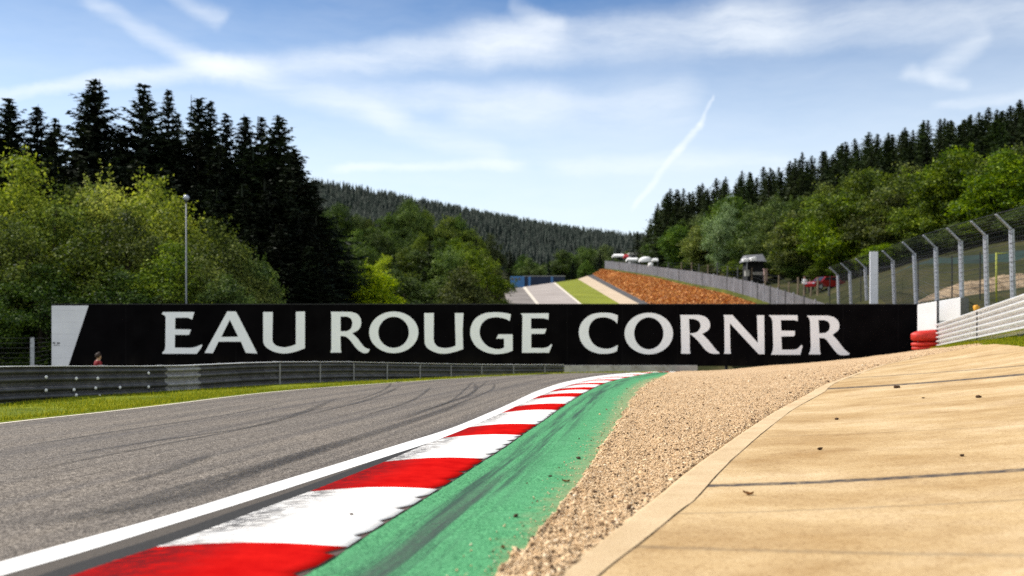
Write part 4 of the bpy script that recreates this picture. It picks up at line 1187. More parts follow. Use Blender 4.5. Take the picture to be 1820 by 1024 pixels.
GLYPHS = [  # (origin x, origin y, scale, outline, holes)
    (280, 540, 10.243, cr(T('100,150c 672,150c 632,288c 560,256s 500,252c 325,255c 318,462c 610,470c 575,565c 318,565c 315,800c 600,802c 690,787s 815,740c 800,795s 715,910c 95,910c 88,885c 130,845s 143,790c 150,240c 130,215s 78,185c')), []),
    (280, 540, 10.243, cr(T('1270,140c 1415,140c 1434,150c 1819,905c 1609,895c 1519,690c 1110,690c 1010,900c 858,895c')), [cr(T('1317,290c 1469,600c 1160,605c'))]),
    (420, 540, 10.243, cr(T('490,150c 665,150c 657,640c 668,700s 730,762s 860,792s 980,775s 1085,740c 1085,145c 1250,140c 1250,810c 1100,865s 960,898s 830,902s 680,870s 550,795s 500,720s 490,640c')), []),
    (580, 540, 10.24, cr(T('82,145c 440,147c 540,175s 610,240s 635,330s 620,420s 565,490s 470,535c 560,620s 650,740s 710,800s 785,825c 780,860s 750,890s 690,897s 610,865s 530,790s 440,670s 370,605s 320,590s 258,585c 262,820c 275,888c 75,888c 92,820c 92,200c')), [cr(T('260,232c 370,232c 440,265s 473,330s 465,410s 430,470s 370,500c 260,500c'))]),
    (580, 540, 10.24, ell(1228, 520, 447, 378), [ell(1225, 520, 279, 283)]),
    (750, 540, 7.583, cr(T('30,125c 160,125c 157,470c 168,525s 215,578s 310,597s 390,588s 455,563c 443,125c 560,125c 548,350c 555,612c 470,640s 370,665s 270,672s 180,655s 85,605s 42,545s 35,480c')), []),
    (750, 540, 7.583, cr(T('1198,140c 1183,232c 1130,205s 1060,188s 980,182s 880,205s 810,265s 778,350s 785,440s 830,520s 900,580s 1000,610s 1060,608s 1107,592c 1107,470c 1000,470c 1032,412c 1222,412c 1222,632c 1150,658s 1060,675s 960,675s 840,645s 730,575s 665,470s 650,380s 670,280s 730,190s 840,130s 960,115s 1090,120s')), []),
    (750, 540, 7.583, cr(T('1327,130c 1708,128c 1703,213c 1650,198s 1600,195c 1470,195c 1470,338c 1678,338c 1652,405c 1472,405c 1472,595c 1640,597c 1700,580s 1745,540c 1752,560c 1712,660c 1348,660c 1355,170c 1345,145s')), []),
    (1020, 540, 10.11, cr(T('790,208c 778,357c 720,300s 620,255s 520,243s 400,265s 310,340s 265,460s 275,590s 340,710s 440,780s 560,808s 680,795s 790,742c 775,848c 680,885s 540,900s 400,885s 250,820s 140,700s 92,560s 100,430s 160,310s 270,215s 400,170s 540,160s 680,172s')), []),
    (1020, 540, 10.11, ell(1345, 535, 435, 373), [ell(1345, 532, 264, 287)]),
    (1200, 540, 10.24, cr(T('90,203c 430,203c 540,235s 610,300s 635,390s 600,480s 490,548c 600,660s 690,770s 740,835s 805,890c 800,910c 700,912c 620,890s 540,830s 460,730s 380,640s 300,572s 262,552c 265,830c 275,908c 105,908c 112,830c 98,260c')), [cr(T('250,275c 330,275c 420,310s 460,380s 450,450s 400,510s 340,535c 262,540c'))]),
    (1200, 540, 10.24, cr(T('878,203c 1040,203c 1505,715c 1487,210c 1618,208c 1625,918c 1520,918c 995,355c 1003,830c 1015,908c 888,910c 900,850c 893,260c')), []),
    (1350, 540, 10.24, cr(T('165,208c 690,208c 692,318c 650,305s 610,298c 385,298c 395,490c 640,492c 642,560c 620,592c 395,595c 405,835c 620,835c 690,815s 765,745c 780,780c 740,928c 210,928c 238,850s 248,760c 235,330c 215,265s')), []),
    (1350, 540, 10.24, cr(T('860,215c 1240,215c 1350,245s 1425,310s 1450,390s 1430,480s 1325,565c 1420,670s 1520,800s 1580,860s 1640,908c 1620,930c 1520,938s 1440,925s 1370,860s 1280,740s 1210,650s 1160,625s 1085,620c 1095,840c 1110,922c 895,922c 922,850s 932,780c 918,330c 900,270s')), [cr(T('1070,298c 1180,298c 1250,330s 1278,400s 1260,480s 1200,530c 1085,540c'))]),
]
BY = 44.0


def flat_mesh(name, contours, y, thick, parent, mat):
    cu = bpy.data.curves.new(name, 'CURVE'); cu.dimensions = '2D'; cu.fill_mode = 'BOTH'; cu.extrude = thick / 2
    for c in contours:
        s = cu.splines.new('POLY'); s.points.add(len(c) - 1); s.use_cyclic_u = True
        for p, q in zip(s.points, c): p.co = (q[0], q[1], 0, 1)
    t = bpy.data.objects.new('tmp', cu); COL.objects.link(t)
    dg = bpy.context.evaluated_depsgraph_get(); me = bpy.data.meshes.new_from_object(t.evaluated_get(dg))
    bpy.data.objects.remove(t); bpy.data.curves.remove(cu)
    me.name = name
    for v in me.vertices: v.co = Vector((v.co.x, y - v.co.z, v.co.y))
    me.materials.clear()
    return link(name, me, mat, parent)


def build_sign():
    k = BY / F
    wx = lambda x: (x - 910) * k
    wz = lambda y: 1 - (y - YH) * k
    root = empty('advertising_sign', (0, 0, 0), 'long black trackside sign with white lettering and a slanted white left end', 'sign')
    zt, zb = wz(541.3), -.885
    MB().box((wx(91.5), BY, zb), (wx(1632), BY + .14, zt)).build('panel', M['sign_black'], root)
    c = [[(wx(91.5), wz(543)), (wx(157.5), wz(543)), (wx(122), zb + .003), (wx(89.5), zb + .003)]]
    c = [[(wx(92), wz(543.2)), (wx(157.5), wz(543.2)), (wx(122), zb + .02), (wx(92), zb + .02)]]
    wp = flat_mesh('end_panel', c, BY - .008, .012, root, M['sign_panel'])
    e = MB()
    for (xa, xb, ya, yb) in ((94, 98.5, 608.5, 611), (101.5, 106.5, 608.8, 611.2), (95, 106.5, 613.2, 614)):
        e.box((wx(xa), BY - .022, wz(yb)), (wx(xb), BY - .0145, wz(ya)))
    e.build('small_mark', M['mark_black'], wp)
    L = []
    for ox, oy, s, out, holes in GLYPHS:
        for q in [out] + holes: L.append([(wx(ox + p[0] / s), wz(oy + p[1] / s)) for p in q])
    flat_mesh('lettering', L, BY - .008, .012, root, M['sign_white'])
    for x in np.linspace(wx(110), wx(1615), 15):
        zb2 = float(tz(x, BY + .3)) - .4
        MB().box((x - .06, BY + .142, zb2), (x + .06, BY + .26, zt - .06)).build('support_post', M['dark_post'], root)
    MB().box((wx(91.5), BY - .02, zt), (wx(1632), BY + .16, zt + .03)).build('top_trim', M['dark_post'], root)


# ------------------------------------------------------------------ guard rails
WB = [(.0, 0), (.0, .018), (.018, .036), (.072, .062), (.082, .078), (.082, .092), (.072, .108), (.018, .134), (.0, .150), (.0, .160), (.018, .176), (.072, .202), (.082, .218), (.082, .232), (.072, .248), (.018, .274), (0, .292), (0, .31)]


def build_left_rail():
    ys = np.r_[np.linspace(2, 16, 8), np.linspace(17.2, 40, 40)]
    path = []
    for Y in ys:
        X = float(fLR(Y)); path.append((X, float(Y)))
    # height of the rail foot, read off the top edge in the photograph
    tops = np.array([(0, 652), (100, 651.3), (250, 651.3), (330, 650), (430, 645.5), (500, 643.6), (620, 643.4), (700, 645.3), (850, 648), (1000, 648.6)])
    def ztop(X, Y):
        xi = 910 + X * F / Y
        return 1 - (np.interp(xi, tops[:, 0], tops[:, 1]) - YH) * Y / F if xi > 0 else 1 - 77 * 16.9 / F - SL * (Y - 16.9) * .9
    root = empty('guard_rail', (path[12][0], path[12][1], float(gz(*path[12]))), 'weathered grey steel guard rail with two stacked beams along the left verge', 'guard rail')
    P3 = [Vector((x, y, float(ztop(x, y)) - .635)) for x, y in path]
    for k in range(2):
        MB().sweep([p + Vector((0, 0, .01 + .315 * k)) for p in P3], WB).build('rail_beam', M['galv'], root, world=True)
    MB().sweep([p + Vector((0, 0, .636)) for p in P3], [(-.05, 0), (-.05, .012), (.085, .012), (.085, 0)], closed=True).build('lit_top_strip', M['bolt'], root, world=True)  # bright strip coloured in for the sunlit top edge of the rail
    acc = 0; last = P3[0]
    for i, p in enumerate(P3):
        if i == 0 or (p - last).length > 1.75:
            last = p
            d = (P3[min(i + 1, len(P3) - 1)] - P3[max(i - 1, 0)]).normalized(); o = Vector((d.y, -d.x, 0)).normalized()
            q = p - o * .08
            MB().box((q.x - .055, q.y - .05, q.z - .55), (q.x + .055, q.y + .05, q.z + .66), rz=math.atan2(d.y, d.x)).build('post', M['galv'], root, world=True)
            if p.y > 24:   # joint straps on the far stretch
                b = MB(); q = p + o * .0852
                b.box((q.x - .02, q.y - .012, q.z + .05), (q.x + .02, q.y + .004, q.z + .6), rz=math.atan2(d.y, d.x))
                b.build('strap', M['galv'] if i % 3 else M['galv_pale'], root, world=True)
    # pale replacement stretch
    sub = [Vector((np.interp(y, [p.y for p in P3], [p.x for p in P3]), y, np.interp(y, [p.y for p in P3], [p.z for p in P3]))) for y in np.linspace(21.35, 22.35, 5)]
    b = MB()
    for k in range(2): b.sweep([p + Vector((0, 0, .01 + .315 * k)) for p in sub], [(a + .004, z) for a, z in WB])
    b.build('patch_plate', M['galv_pale'], root, world=True)['label'] = 'paler patched stretch of rail'
    for x, y in ((75, 670), (75, 693.5), (130, 672.5), (125.5, 692.5), (168, 672.3), (165, 689.5), (208.5, 688.5), (258, 663), (258, 687.5), (132, 702), (171, 703.5)):
        # on the face of the beam
        best = min(((abs(910 + p.x * F / p.y - x), p) for p in [P3[i].lerp(P3[i + 1], t) for i in range(7, len(P3) - 1) for t in np.linspace(0, .9, 10)]), key=lambda q: q[0])[1]
        z = 1 - (y - YH) * best.y / F
        b = MB(); b.lathe([(0, -.006), (.03, -.006), (.034, .0), (.026, .010), (0, .014)], 10)
        q = Vector((best.x, best.y, z)) + Vector((.85, -.5, 0)).normalized() * .092
        Mx = Matrix.Translation(q) @ Vector((.85, -.5, 0)).to_track_quat('Z', 'Y').to_matrix().to_4x4()
        b.v = [tuple(Mx @ Vector(v)) for v in b.v]
        b.build('reflector', M['bolt'], root, world=True, smooth=True)


def build_right_rail():
    n = 16; P3 = []
    far = P(1667, 621, 41); near = P(1820, 594, 26)
    d = (near - far)
    for k in range(n + 1):
        t = k / n * 1.38; p = far + d * t; p.z = far.z + (near.z - far.z) * t
        P3.append(p)
    root = empty('guard_rail', P3[8], 'bright steel guard rail with six narrow stacked rails beside the concrete apron', 'guard rail')
    path = P3[::-1]    # travel away so that the profile faces left
    WL = [(-a, z) for a, z in WB]
    RP = [(.02, .0), (.0, .088), (-.115, .098), (-.125, .108), (-.125, .142), (-.11, .156), (-.03, .165), (.02, .166)]
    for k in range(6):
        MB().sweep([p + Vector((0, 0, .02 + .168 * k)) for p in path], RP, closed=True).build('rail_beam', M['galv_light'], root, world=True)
    for i in range(1, n, 2):
        p = P3[i]; o = Vector((d.y, -d.x, 0)).normalized()
        if o.x < 0: o = -o
        q = p + o * .075
        MB().box((q.x - .05, q.y - .06, q.z - .5), (q.x + .05, q.y + .06, q.z + .98), rz=math.atan2(d.y, d.x)).build('post', M['galv'], root, world=True)
        if i in (7, 13):
            b = MB(); q = p - o * .086
            b.box((q.x - .03, q.y - .03, q.z + .05), (q.x + .004, q.y + .03, q.z + .96), rz=math.atan2(d.y, d.x) - math.pi / 2)
            b.build('strap', M['dark_post'], root, world=True)
    # red cushion stack closing the far end
    c = empty('crash_cushion', P(1645, 622, 41.2), 'stack of three red crash cushions at the far end of the right guard rail', 'crash barrier')
    for (xa, xb, ya, yb, bulge) in ((1620.5, 1668, 590, 609, .1), (1621, 1668, 608.5, 617, .06), (1622, 1668, 615.5, 623.5, .05)):
        A = P(xa, yb, 41.0); B = P(xb, ya - 1, 40.75); h = (yb - ya) * 41 / F; L = B.x - A.x
        b = MB(); m = 14; ring = []
        for i in range(m + 1):
            t = i / m; s = min(1, (t / .42)) ; s = math.sin(s * math.pi / 2) ** .7 * .96 + .04
            z0 = A.z + .0 * t; hh = h * (.5 + .5 * s) * (1 + .16 * t)
            for k in range(12):
                a = 6.283 * k / 12
                b.v.append((A.x + L * t, 41.1 + .38 * s * math.cos(a) * (abs(math.cos(a)) ** -.2 if abs(math.cos(a)) > .01 else 1), A.z + h * .55 * (1 - .0) + (hh * .5) * math.sin(a) + .10 * t * h))
        for i in range(m):
            for k in range(12): b.f.append((i * 12 + k, i * 12 + (k + 1) % 12, (i + 1) * 12 + (k + 1) % 12, (i + 1) * 12 + k))
        b.f.append(tuple(range(12))); b.f.append(tuple(m * 12 + k for k in range(12)))
        b.m = [0] * len(b.f)
        b.build('cushion', M['tyre_red'], c, smooth=True, world=True)


# ------------------------------------------------------------------ trackside pieces
def build_trackside():
    # low concrete wall under the sign
    x0, x1 = P(1003, 655, 43.62).x, P(1240, 655, 43.62).x
    w = MB(); zt = 1 - (649.5 - YH) * 43.62 / F
    w.box((x0, 43.62, -1.5), (x1, 43.98, zt)).build('concrete_wall', M['conc_wall'], bevel=.02)
    tag(bpy.data.objects['concrete_wall'], 'low pale concrete wall beneath the sign where the track disappears', 'wall')
    # white barrier boxes
    for (xa, xb, xc, ya, yb, yc, Yb, lab, side) in ((1630.5, 1664.5, 1666, 541.5, 535.5, 602, 42.6, 'white barrier block touching the right end of the sign', 0), (1669, 1707, 1722, 535, 528.5, 590, 42.2, 'white barrier block with its shaded side coloured dark beside the fence posts', .9)):
        A, B = P(xa, yc, Yb), P(xb, yc, Yb); zA, zB = P(xa, ya, Yb).z, P(xb, yb, Yb).z
        root = empty('barrier_block', ((A.x + B.x) / 2, Yb + .3, A.z), lab, 'barrier', 'white barrier blocks')
        dp = .9 if side else .5
        b = MB(); g = 0.0
        A = P(xa, yc, Yb + .55); B = P(xb, yc, Yb - .5); C = P(xc, yc, Yb + (.1 if side else -.3)); D = A + (C - B)
        zl = A.z - .4
        ta, tb = P(xa, ya, Yb + .55).z, P(xb, yb, Yb - .5).z
        vs = [(A.x, A.y, zl), (B.x, B.y, zl), (C.x, C.y, zl), (D.x, D.y, zl), (A.x, A.y, ta), (B.x, B.y, tb), (C.x, C.y, tb), (D.x, D.y, ta)]
        b.add(vs, [(3, 2, 1, 0), (4, 5, 6, 7), (0, 1, 5, 4), (2, 3, 7, 6), (3, 0, 4, 7)], 0)
        b.add([vs[1], vs[2], vs[6], vs[5]], [(0, 1, 2, 3)], 1)
        o = b.build('block', [M['white_box'], M['shaded_side']], root, bevel=.015, world=True)
        q = A.lerp(B, .9) + Vector((-.012, -.012, .1)); b = MB().box((q.x - .03, q.y - .004, q.z), (q.x + .03, q.y + .004, q.z + .09), rz=math.atan2(B.y - A.y, B.x - A.x))
        b.build('bracket', M['dark_post'], root, world=True)
    A, B = P(1664.2, 590, 42.9), P(1669.6, 533.5, 42.9)  # dark upright added where only a dark gap shows between the blocks
    tag(MB().box((A.x, 42.9, A.z - .5), (B.x, 43.0, B.z)).build('gap_filler', M['dark_post'], bevel=.008), 'added dark upright plank between the two white barrier blocks', 'filler')
    # catch fence on the right
    data = [(33, 18.75), (35.4, 18.9), (38, 19.06), (40.5, 19.26), (43.5, 19.6), (47, 20.0), (51, 20.6), (57, 21.8), (64, 22.7), (69, 23.4), (74, 24.2)]
    root = empty('catch_fence', (19.6, 43.5, float(tz(19.6, 43.5))), 'tall wire catch fence with forward bent tops behind the right guard rail', 'fence')
    tops = []; bends = []; feet = []
    for Y, X in data:
        zg = float(tz(X, Y)); B = Vector((X, Y, 4.6)); Tp = Vector((X - .62, Y - .05, 5.16)); Ft = Vector((X + .12, Y, zg - .3))
        ang = .5
        b = MB(); b.box((X - .055 + .0, Y - .085, 0), (X + .055, Y + .085, 1), rz=.35)
        vs = []
        for (x, y, z) in b.v:
            q = Ft.lerp(B, z); vs.append((x - X + q.x, y - Y + q.y, q.z))
        b.v = vs
        b.tube([B + Vector((.02, 0, -.04)), Tp], .055, 6)
        b.build('post', M['post'], root, world=True)
        tops.append(Tp); bends.append(B); feet.append(Vector((X + .1, Y, zg)))
    def along(L, off=Vector((-.07, -.06, 0))): return [p + off for p in L]
    w = MB()
    for k in range(24):
        t = k / 23; w.tube(along([f.lerp(b, t) for f, b in zip(feet, bends)]), .007 if k % 4 else .013, 3, caps=False)
    for k in range(1, 7): w.tube(along([b.lerp(t_, k / 6) for b, t_ in zip(bends, tops)]), .007 if k < 6 else .014, 3, caps=False)
    for i in range(len(data) - 1):
        n = max(6, int((bends[i + 1] - bends[i]).length / .19))
        for k in range(n):
            t = k / n; a = feet[i].lerp(feet[i + 1], t); b_ = bends[i].lerp(bends[i + 1], t); c_ = tops[i].lerp(tops[i + 1], t)
            w.tube(along([a, b_, c_]), .005, 3, caps=False)
    w.build('wire_mesh', M['wire'], root, world=True)
    # pale upright board on the fence
    p0 = P(1545.5, 555, 55); p1 = P(1559.5, 447.5, 55)
    b = MB().box((p0.x, 54.9, p0.z - 1.5), (p1.x, 55.02, p1.z)); o = b.build('board_post', M['sign_panel'], bevel=.01)
    tag(o, 'tall pale grey upright board beside the catch fence', 'board')
    # rear fence with dark posts behind the catch fence
    r = empty('rear_fence', (25, 50, float(tz(25, 50))), 'thin dark posts of a second fence seen through the catch fence', 'fence')
    pr = []
    for x, yt, Y in ((1475, 490, 80), (1530, 478, 70), (1588, 470, 60), (1632, 462, 56), (1692, 455, 52), (1742, 448, 49), (1800, 440, 46.5), (1860, 430, 45)):
        q = P(x, yt, Y); zg = float(tz(q.x, Y)); MB().tube([(q.x, Y, zg - .3), (q.x, Y, q.z)], .035, 6).build('post', M['dark_post'], r, world=True); pr.append((Vector((q.x, Y, zg)), q))
    w = MB()
    for t in (.3, .62, .95): w.tube([a.lerp(b, t) + Vector((0, -.04, 0)) for a, b in pr], .008, 3, caps=False)
    w.build('wire', M['dark_post'], r, world=True)
    q = P(1771, 449, 47.5); zg = float(tz(q.x, 47.5))
    b = MB().tube([(q.x, 47.5, zg - .2), (q.x, 47.5, q.z)], .045, 8); b.tube([(q.x, 47.5, q.z - .06), (q.x + .55, 47.5, q.z - .02)], .03, 6)
    tag(b.build('marker_pole', M['yellow_green'], smooth=True), 'thin yellow green pole behind the catch fence', 'pole')
    # amber lamp box and grey pipe behind the rail
    q = P(1735.5, 549, 41.5); b = empty('warning_lamp', (q.x, q.y, q.z - .4), 'small amber warning lamp behind the right guard rail', 'lamp')
    MB().lathe([(0, -.11), (.125, -.11), (.13, -.05), (.13, .10), (.10, .15), (0, .16)], 14, 0, q).build('lens', M['amber'], b, smooth=True, world=True)
    MB().box((q.x - .04, q.y - .04, q.z - 1.0), (q.x + .04, q.y + .04, q.z - .11)).build('stand', M['dark_post'], b, world=True)
    a, c = P(1744, 550, 41.8), P(1775, 553, 38.5)
    m = MB().tube([a, c], .05, 8); m.tube([a + Vector((.03, 0, -.9)), a + Vector((.03, 0, 0))], .035, 6); m.tube([c + Vector((0, 0, -1.0)), c], .035, 6)
    tag(m.build('pipe_barrier', M['post'], smooth=True), 'short grey tube barrier next to the amber lamp', 'barrier')
    # spoil heap and netting on the right bank
    def mound(name, line, rad, h, mat, label, cat, seed):
        pts = [P(*p) for p in line]; V = []; Fc = []; n = 50; m = 14
        for i in range(n + 1):
            t = i / n * (len(pts) - 1); k = min(int(t), len(pts) - 2); c = pts[k].lerp(pts[k + 1], t - k); e = math.sin(math.pi * i / n) ** .5
            for j in range(m + 1):
                a = -1 + 2 * j / m; x = c.x; y = c.y + a * rad; zg = float(tz(x, y))
                zz = (1 - a * a) * h * e; V.append((x, y, zg - .1 + zz * (1 + .5 * float(fbm(x * .9, y * .9, seed)))))
        for i in range(n):
            for j in range(m): q = i * (m + 1) + j; Fc.append((q, q + 1, q + m + 2, q + m + 1))
        return tag(link(name, np_mesh(name, np.array(V), np.array(Fc), True), mat), label, cat)
    mound('earth_heap', [(1635, 535, 53), (1690, 520, 55), (1740, 508, 56), (1800, 495, 57), (1860, 490, 57)], 2.4, .7, M['heap'], 'bare tan earth bank behind the right catch fence', 'earth bank', 5)
    mound('netting', [(1560, 492, 80), (1620, 482, 78), (1690, 468, 74), (1770, 455, 71), (1850, 450, 70)], 2.6, .35, M['net_green'], 'strip of dark green netting spread on the right bank', 'netting', 8)
    # floodlight
    q = P(331, 354, 50.5); zg = float(tz(q.x, 50.5))
    r = empty('lamp_post', (q.x, 50.5, zg), 'slim grey lamp post with one round head before the yellow green trees', 'lamp post')
    MB().tube([(q.x, 50.5, zg - .3), (q.x, 50.5, zg + 1.2), (q.x, 50.5, zg + 1.3), (q.x, 50.5, q.z - .12)], [.06, .06, .045, .03], 10).build('pole', M['lamp_post'], r, smooth=True, world=True)
    hd = MB().lathe([(0, -.13), (.08, -.12), (.14, -.05), (.15, .03), (.10, .12), (0, .15)], 16)
    Mx = Matrix.Translation(q + Vector((.02, -.05, .05))) @ Matrix.Rotation(.5, 4, 'Y') @ Matrix.Rotation(.4, 4, 'X'); hd.v = [tuple(Mx @ Vector(v)) for v in hd.v]
    h = hd.build('lamp_head', M['lamp_glass'], r, smooth=True, world=True)
    MB().box((q.x - .05, 50.45, q.z - .2), (q.x + .05, 50.55, q.z - .05)).build('bracket', M['dark_post'], r, world=True)
    # wire fence left of the sign
    r = empty('wire_fence', (-20, 42, float(tz(-20, 42))), 'thin wire fence with one pale post in the dark gap left of the sign', 'fence')
    ps = []
    for x, Y in ((57.5, 41.5), (-25, 40), (-110, 38.5)):
        q = P(x, 600, Y); zg = float(tz(q.x, Y)); MB().box((q.x - .075, Y - .05, zg - .3), (q.x + .075, Y + .05, q.z), rz=.3).build('post', M['post'], r, world=True); ps.append((Vector((q.x, Y, zg)), q))
    q = P(88, 600, 43.2); ps.insert(0, (Vector((q.x, 43.2, q.z - 2.2)), q))
    w = MB()
    for t in np.linspace(.35, .99, 9): w.tube([a.lerp(b, t) + Vector((0, -.06, 0)) for a, b in ps], .006, 3, caps=False)
    w.build('wire', M['dark_post'], r, world=True)


# ------------------------------------------------------------------ hillside pieces
def build_hillside():
    Fp = [P(*p) for p in FENCE]
    Fd = []
    for i in range(len(Fp) - 1):
        for k in range(12): Fd.append(Fp[i].lerp(Fp[i + 1], k / 12))
    Fd.append(Fp[-1])
    tp = np.interp([p[0] for p in FENCE], [1075, 1116, 1169, 1230, 1292, 1336, 1369, 1410, 1470], [463.5, 467.5, 474.5, 482, 492, 501, 509.5, 522, 541])
    Hs = [(f[1] - t) * f[2] / F for f, t in zip(FENCE, tp)]
    Hd = np.interp(np.arange(len(Fd)) / 12, np.arange(len(Fp)), Hs)
    root = empty('slat_fence', Fp[4], 'long grey slatted fence along the top of the orange bank', 'fence')
    b = MB()
    for i in range(len(Fd) - 1):
        a, c = Fd[i], Fd[i + 1]; L = (c - a).length; n = max(1, int(L / .2)); d = (c - a) / L
        for k in range(n):
            p = a + d * (L * (k + .1) / n); q = a + d * (L * (k + .86) / n); h = Hd[i] + (Hd[i + 1] - Hd[i]) * k / n
            b.add([(p.x, p.y, p.z + .02), (q.x, q.y, q.z + .02), (q.x, q.y, q.z + h), (p.x, p.y, p.z + h), (p.x + .02, p.y + .03, p.z + .02), (q.x + .02, q.y + .03, q.z + .02), (q.x + .02, q.y + .03, q.z + h), (p.x + .02, p.y + .03, p.z + h)],
                  [(0, 1, 2, 3), (7, 6, 5, 4), (3, 2, 6, 7), (1, 5, 6, 2), (0, 3, 7, 4)])
    for t in (.25, .8): b.tube([p + Vector((.06, .08, h * t)) for p, h in zip(Fd, Hd)], .04, 4)
    b.build('slat_panel', M['slat'], root, world=True)
    for i in range(0, len(Fd), 4):
        p = Fd[i]; MB().box((p.x - .06, p.y - .1, p.z - .3), (p.x + .06, p.y - .012, p.z + Hd[i] + .12), rz=.4).build('post', M['slat_post'] if i % 8 else M['galv'], root, world=True)
    # post and wire fence above it
    r2 = empty('post_and_wire_fence', P(1300, 478, 118), 'old wooden post and wire fence behind the grey slatted fence', 'fence')
    pr = []
    for x, yt, Y in ((1188, 466, 170), (1211, 466, 160), (1229, 466, 150), (1242, 469, 146), (1258, 470, 140), (1275, 466, 136), (1293, 472, 130), (1311, 475, 125), (1336, 476, 118), (1360, 484, 113), (1384, 489, 107), (1402, 501, 102), (1418, 493, 99), (1429, 507, 96), (1441, 510, 93), (1453, 493, 91), (1473, 510, 87)):
        q = P(x, yt, Y); zg = float(tz(q.x, Y)); zg = min(zg, q.z - 1.2)
        MB().tube([(q.x, Y, zg - .4), (q.x + .03, Y, q.z)], [.10, .085], 6).build('post', M['wood'] if x % 3 else M['galv'], r2, world=True); pr.append((Vector((q.x, Y, q.z - 1.3)), q))
    w = MB()
    for t in (.2, .5, .85): w.tube([a.lerp(b_, t) + Vector((0, -.09, 0)) for a, b_ in pr], .012, 3, caps=False)
    w.build('wire', M['wire'], r2, world=True)
    # kiosk with two white awnings
    Y = 118; q = P(1342, 490, Y); zg = float(tz(q.x, Y)); m = Y / F
    r = empty('kiosk', (q.x, Y, zg), 'small dark kiosk with grey roof and two white awnings under the trees', 'kiosk')
    z1 = P(0, 465, Y).z
    MB().box((q.x - .9, Y, zg - .3), (q.x + 1.0, Y + 2.4, z1)).build('wall', M['dark'], r, world=True)
    MB().add([(q.x - 1.25, Y - .4, z1), (q.x + 1.35, Y - .4, z1), (q.x + 1.35, Y + 2.8, z1), (q.x - 1.25, Y + 2.8, z1), (q.x - .95, Y + .5, z1 + .78), (q.x + 1.0, Y + .5, z1 + .9), (q.x + 1.0, Y + 2, z1 + .9), (q.x - .95, Y + 2, z1 + .78)],
             [(3, 2, 1, 0), (4, 5, 6, 7), (0, 1, 5, 4), (1, 2, 6, 5), (2, 3, 7, 6), (3, 0, 4, 7)]).build('roof', M['roof_grey'], r, world=True)
    for xa, xb, ya, yb in ((1321, 1331, 460, 465.5), (1335, 1344.5, 457.5, 464)):
        A, B = P(xa, yb, Y - 1.3), P(xb, ya, Y - 1.3)
        MB().add([(A.x, A.y, A.z), (B.x, A.y, A.z + .05), (B.x, A.y, B.z), (A.x, A.y, B.z - .06), (A.x, A.y + 1.2, B.z + .02), (B.x, A.y + 1.2, B.z + .12)], [(0, 1, 2, 3), (3, 2, 5, 4), (0, 3, 4), (1, 5, 2)]).build('awning', M['white_canvas'], r, world=True)
    MB().tube([P(1327.5, 487, Y - 1.35), P(1327.5, 465, Y - 1.35)], .05, 6).build('awning_post', M['galv_pale'], r, world=True)
    a = MB()
    for k in range(9): x = 1340 + k * 2.4; a.tube([P(x, 489, Y - 1.6), P(x, 483.5, Y - 1.6)], .045, 4)
    a.tube([P(1338, 484.5, Y - 1.6), P(1362, 484.5, Y - 1.6)], .06, 4); a.tube([P(1338, 487.5, Y - 1.6), P(1362, 487.5, Y - 1.6)], .05, 4)
    tag(a.build('picket_fence', M['conc_wall']), 'short pale picket fence in front of the kiosk', 'fence')
    A = P(1356.5, 500, Y - 2); B = P(1362.5, 479.5, Y - 2)
    a = MB().box((A.x, A.y - .4, A.z), (B.x, A.y, B.z)); a.box((A.x - .05, A.y - .45, B.z), (B.x + .05, A.y + .05, B.z + .1))
    tag(a.build('gate_pillar', M['pink']), 'pinkish pillar at the right of the kiosk', 'pillar')
    A = P(1324, 488, Y - 1.8); B = P(1331, 481.5, Y - 1.8)
    a = MB().box((A.x, A.y - .3, A.z - .2), (B.x, A.y + .3, B.z)); a.box((A.x - .04, A.y - .34, B.z), (B.x + .04, A.y + .34, B.z + .06))
    tag(a.build('storage_bin', M['conc_wall'], bevel=.02), 'pale square bin left of the kiosk', 'bin')
    # tents on the brow
    def canopy(name, xa, xb, yt, yb, Y, mat, label, style='dome', leg=1.3):
        A, B = P(xa, yb, Y), P(xb, yt, Y); cx = (A.x + B.x) / 2; w = (B.x - A.x) / 2; h = B.z - A.z
        zg = min(float(tz(cx, Y)), A.z - leg)
        r = empty(name, (cx, Y, zg), label, 'tent', 'tents on the brow')
        b = MB()
        if style == 'dome':
            n = 20
            prof = [(0, h), (.3, h * .95), (.62, h * .82), (.9, h * .55), (1.0, h * .28), (1.0, 0)]
            b.lathe([(max(p * w, .001), z) for p, z in prof], n, 0, (0, 0, 0)); b.v = [(v[0] + cx, v[1] * .7 + Y, v[2] + A.z) for v in b.v]
        else:
            d = w * .8
            b.add([(cx - w, Y - d, A.z), (cx + w, Y - d, A.z), (cx + w, Y + d, A.z), (cx - w, Y + d, A.z), (cx - w, Y - d, A.z + h * .45), (cx + w, Y - d, A.z + h * .45), (cx + w, Y + d, A.z + h * .45), (cx - w, Y + d, A.z + h * .45), (cx - w * .75, Y, A.z + h), (cx + w * .75, Y, A.z + h)],
                  [(0, 1, 5, 4), (1, 2, 6, 5), (2, 3, 7, 6), (3, 0, 4, 7), (4, 5, 9, 8), (6, 7, 8, 9), (5, 6, 9), (7, 4, 8)])
        b.build('canopy', mat, r, smooth=style == 'dome', world=True)
        for sx in (-.85, .85):
            for sy in (-.5, .5): MB().tube([(cx + w * sx, Y + w * sy * (1 if style != 'dome' else .9), zg - .3), (cx + w * sx, Y + w * sy * (1 if style != 'dome' else .9), A.z + h * .2)], .06, 5).build('leg', M['galv'], r, world=True)
    canopy('marquee', 1088.5, 1110, 451.5, 457.5, 220, M['white_canvas'], 'flat white marquee at the left end of the tents on the brow', 'flat')
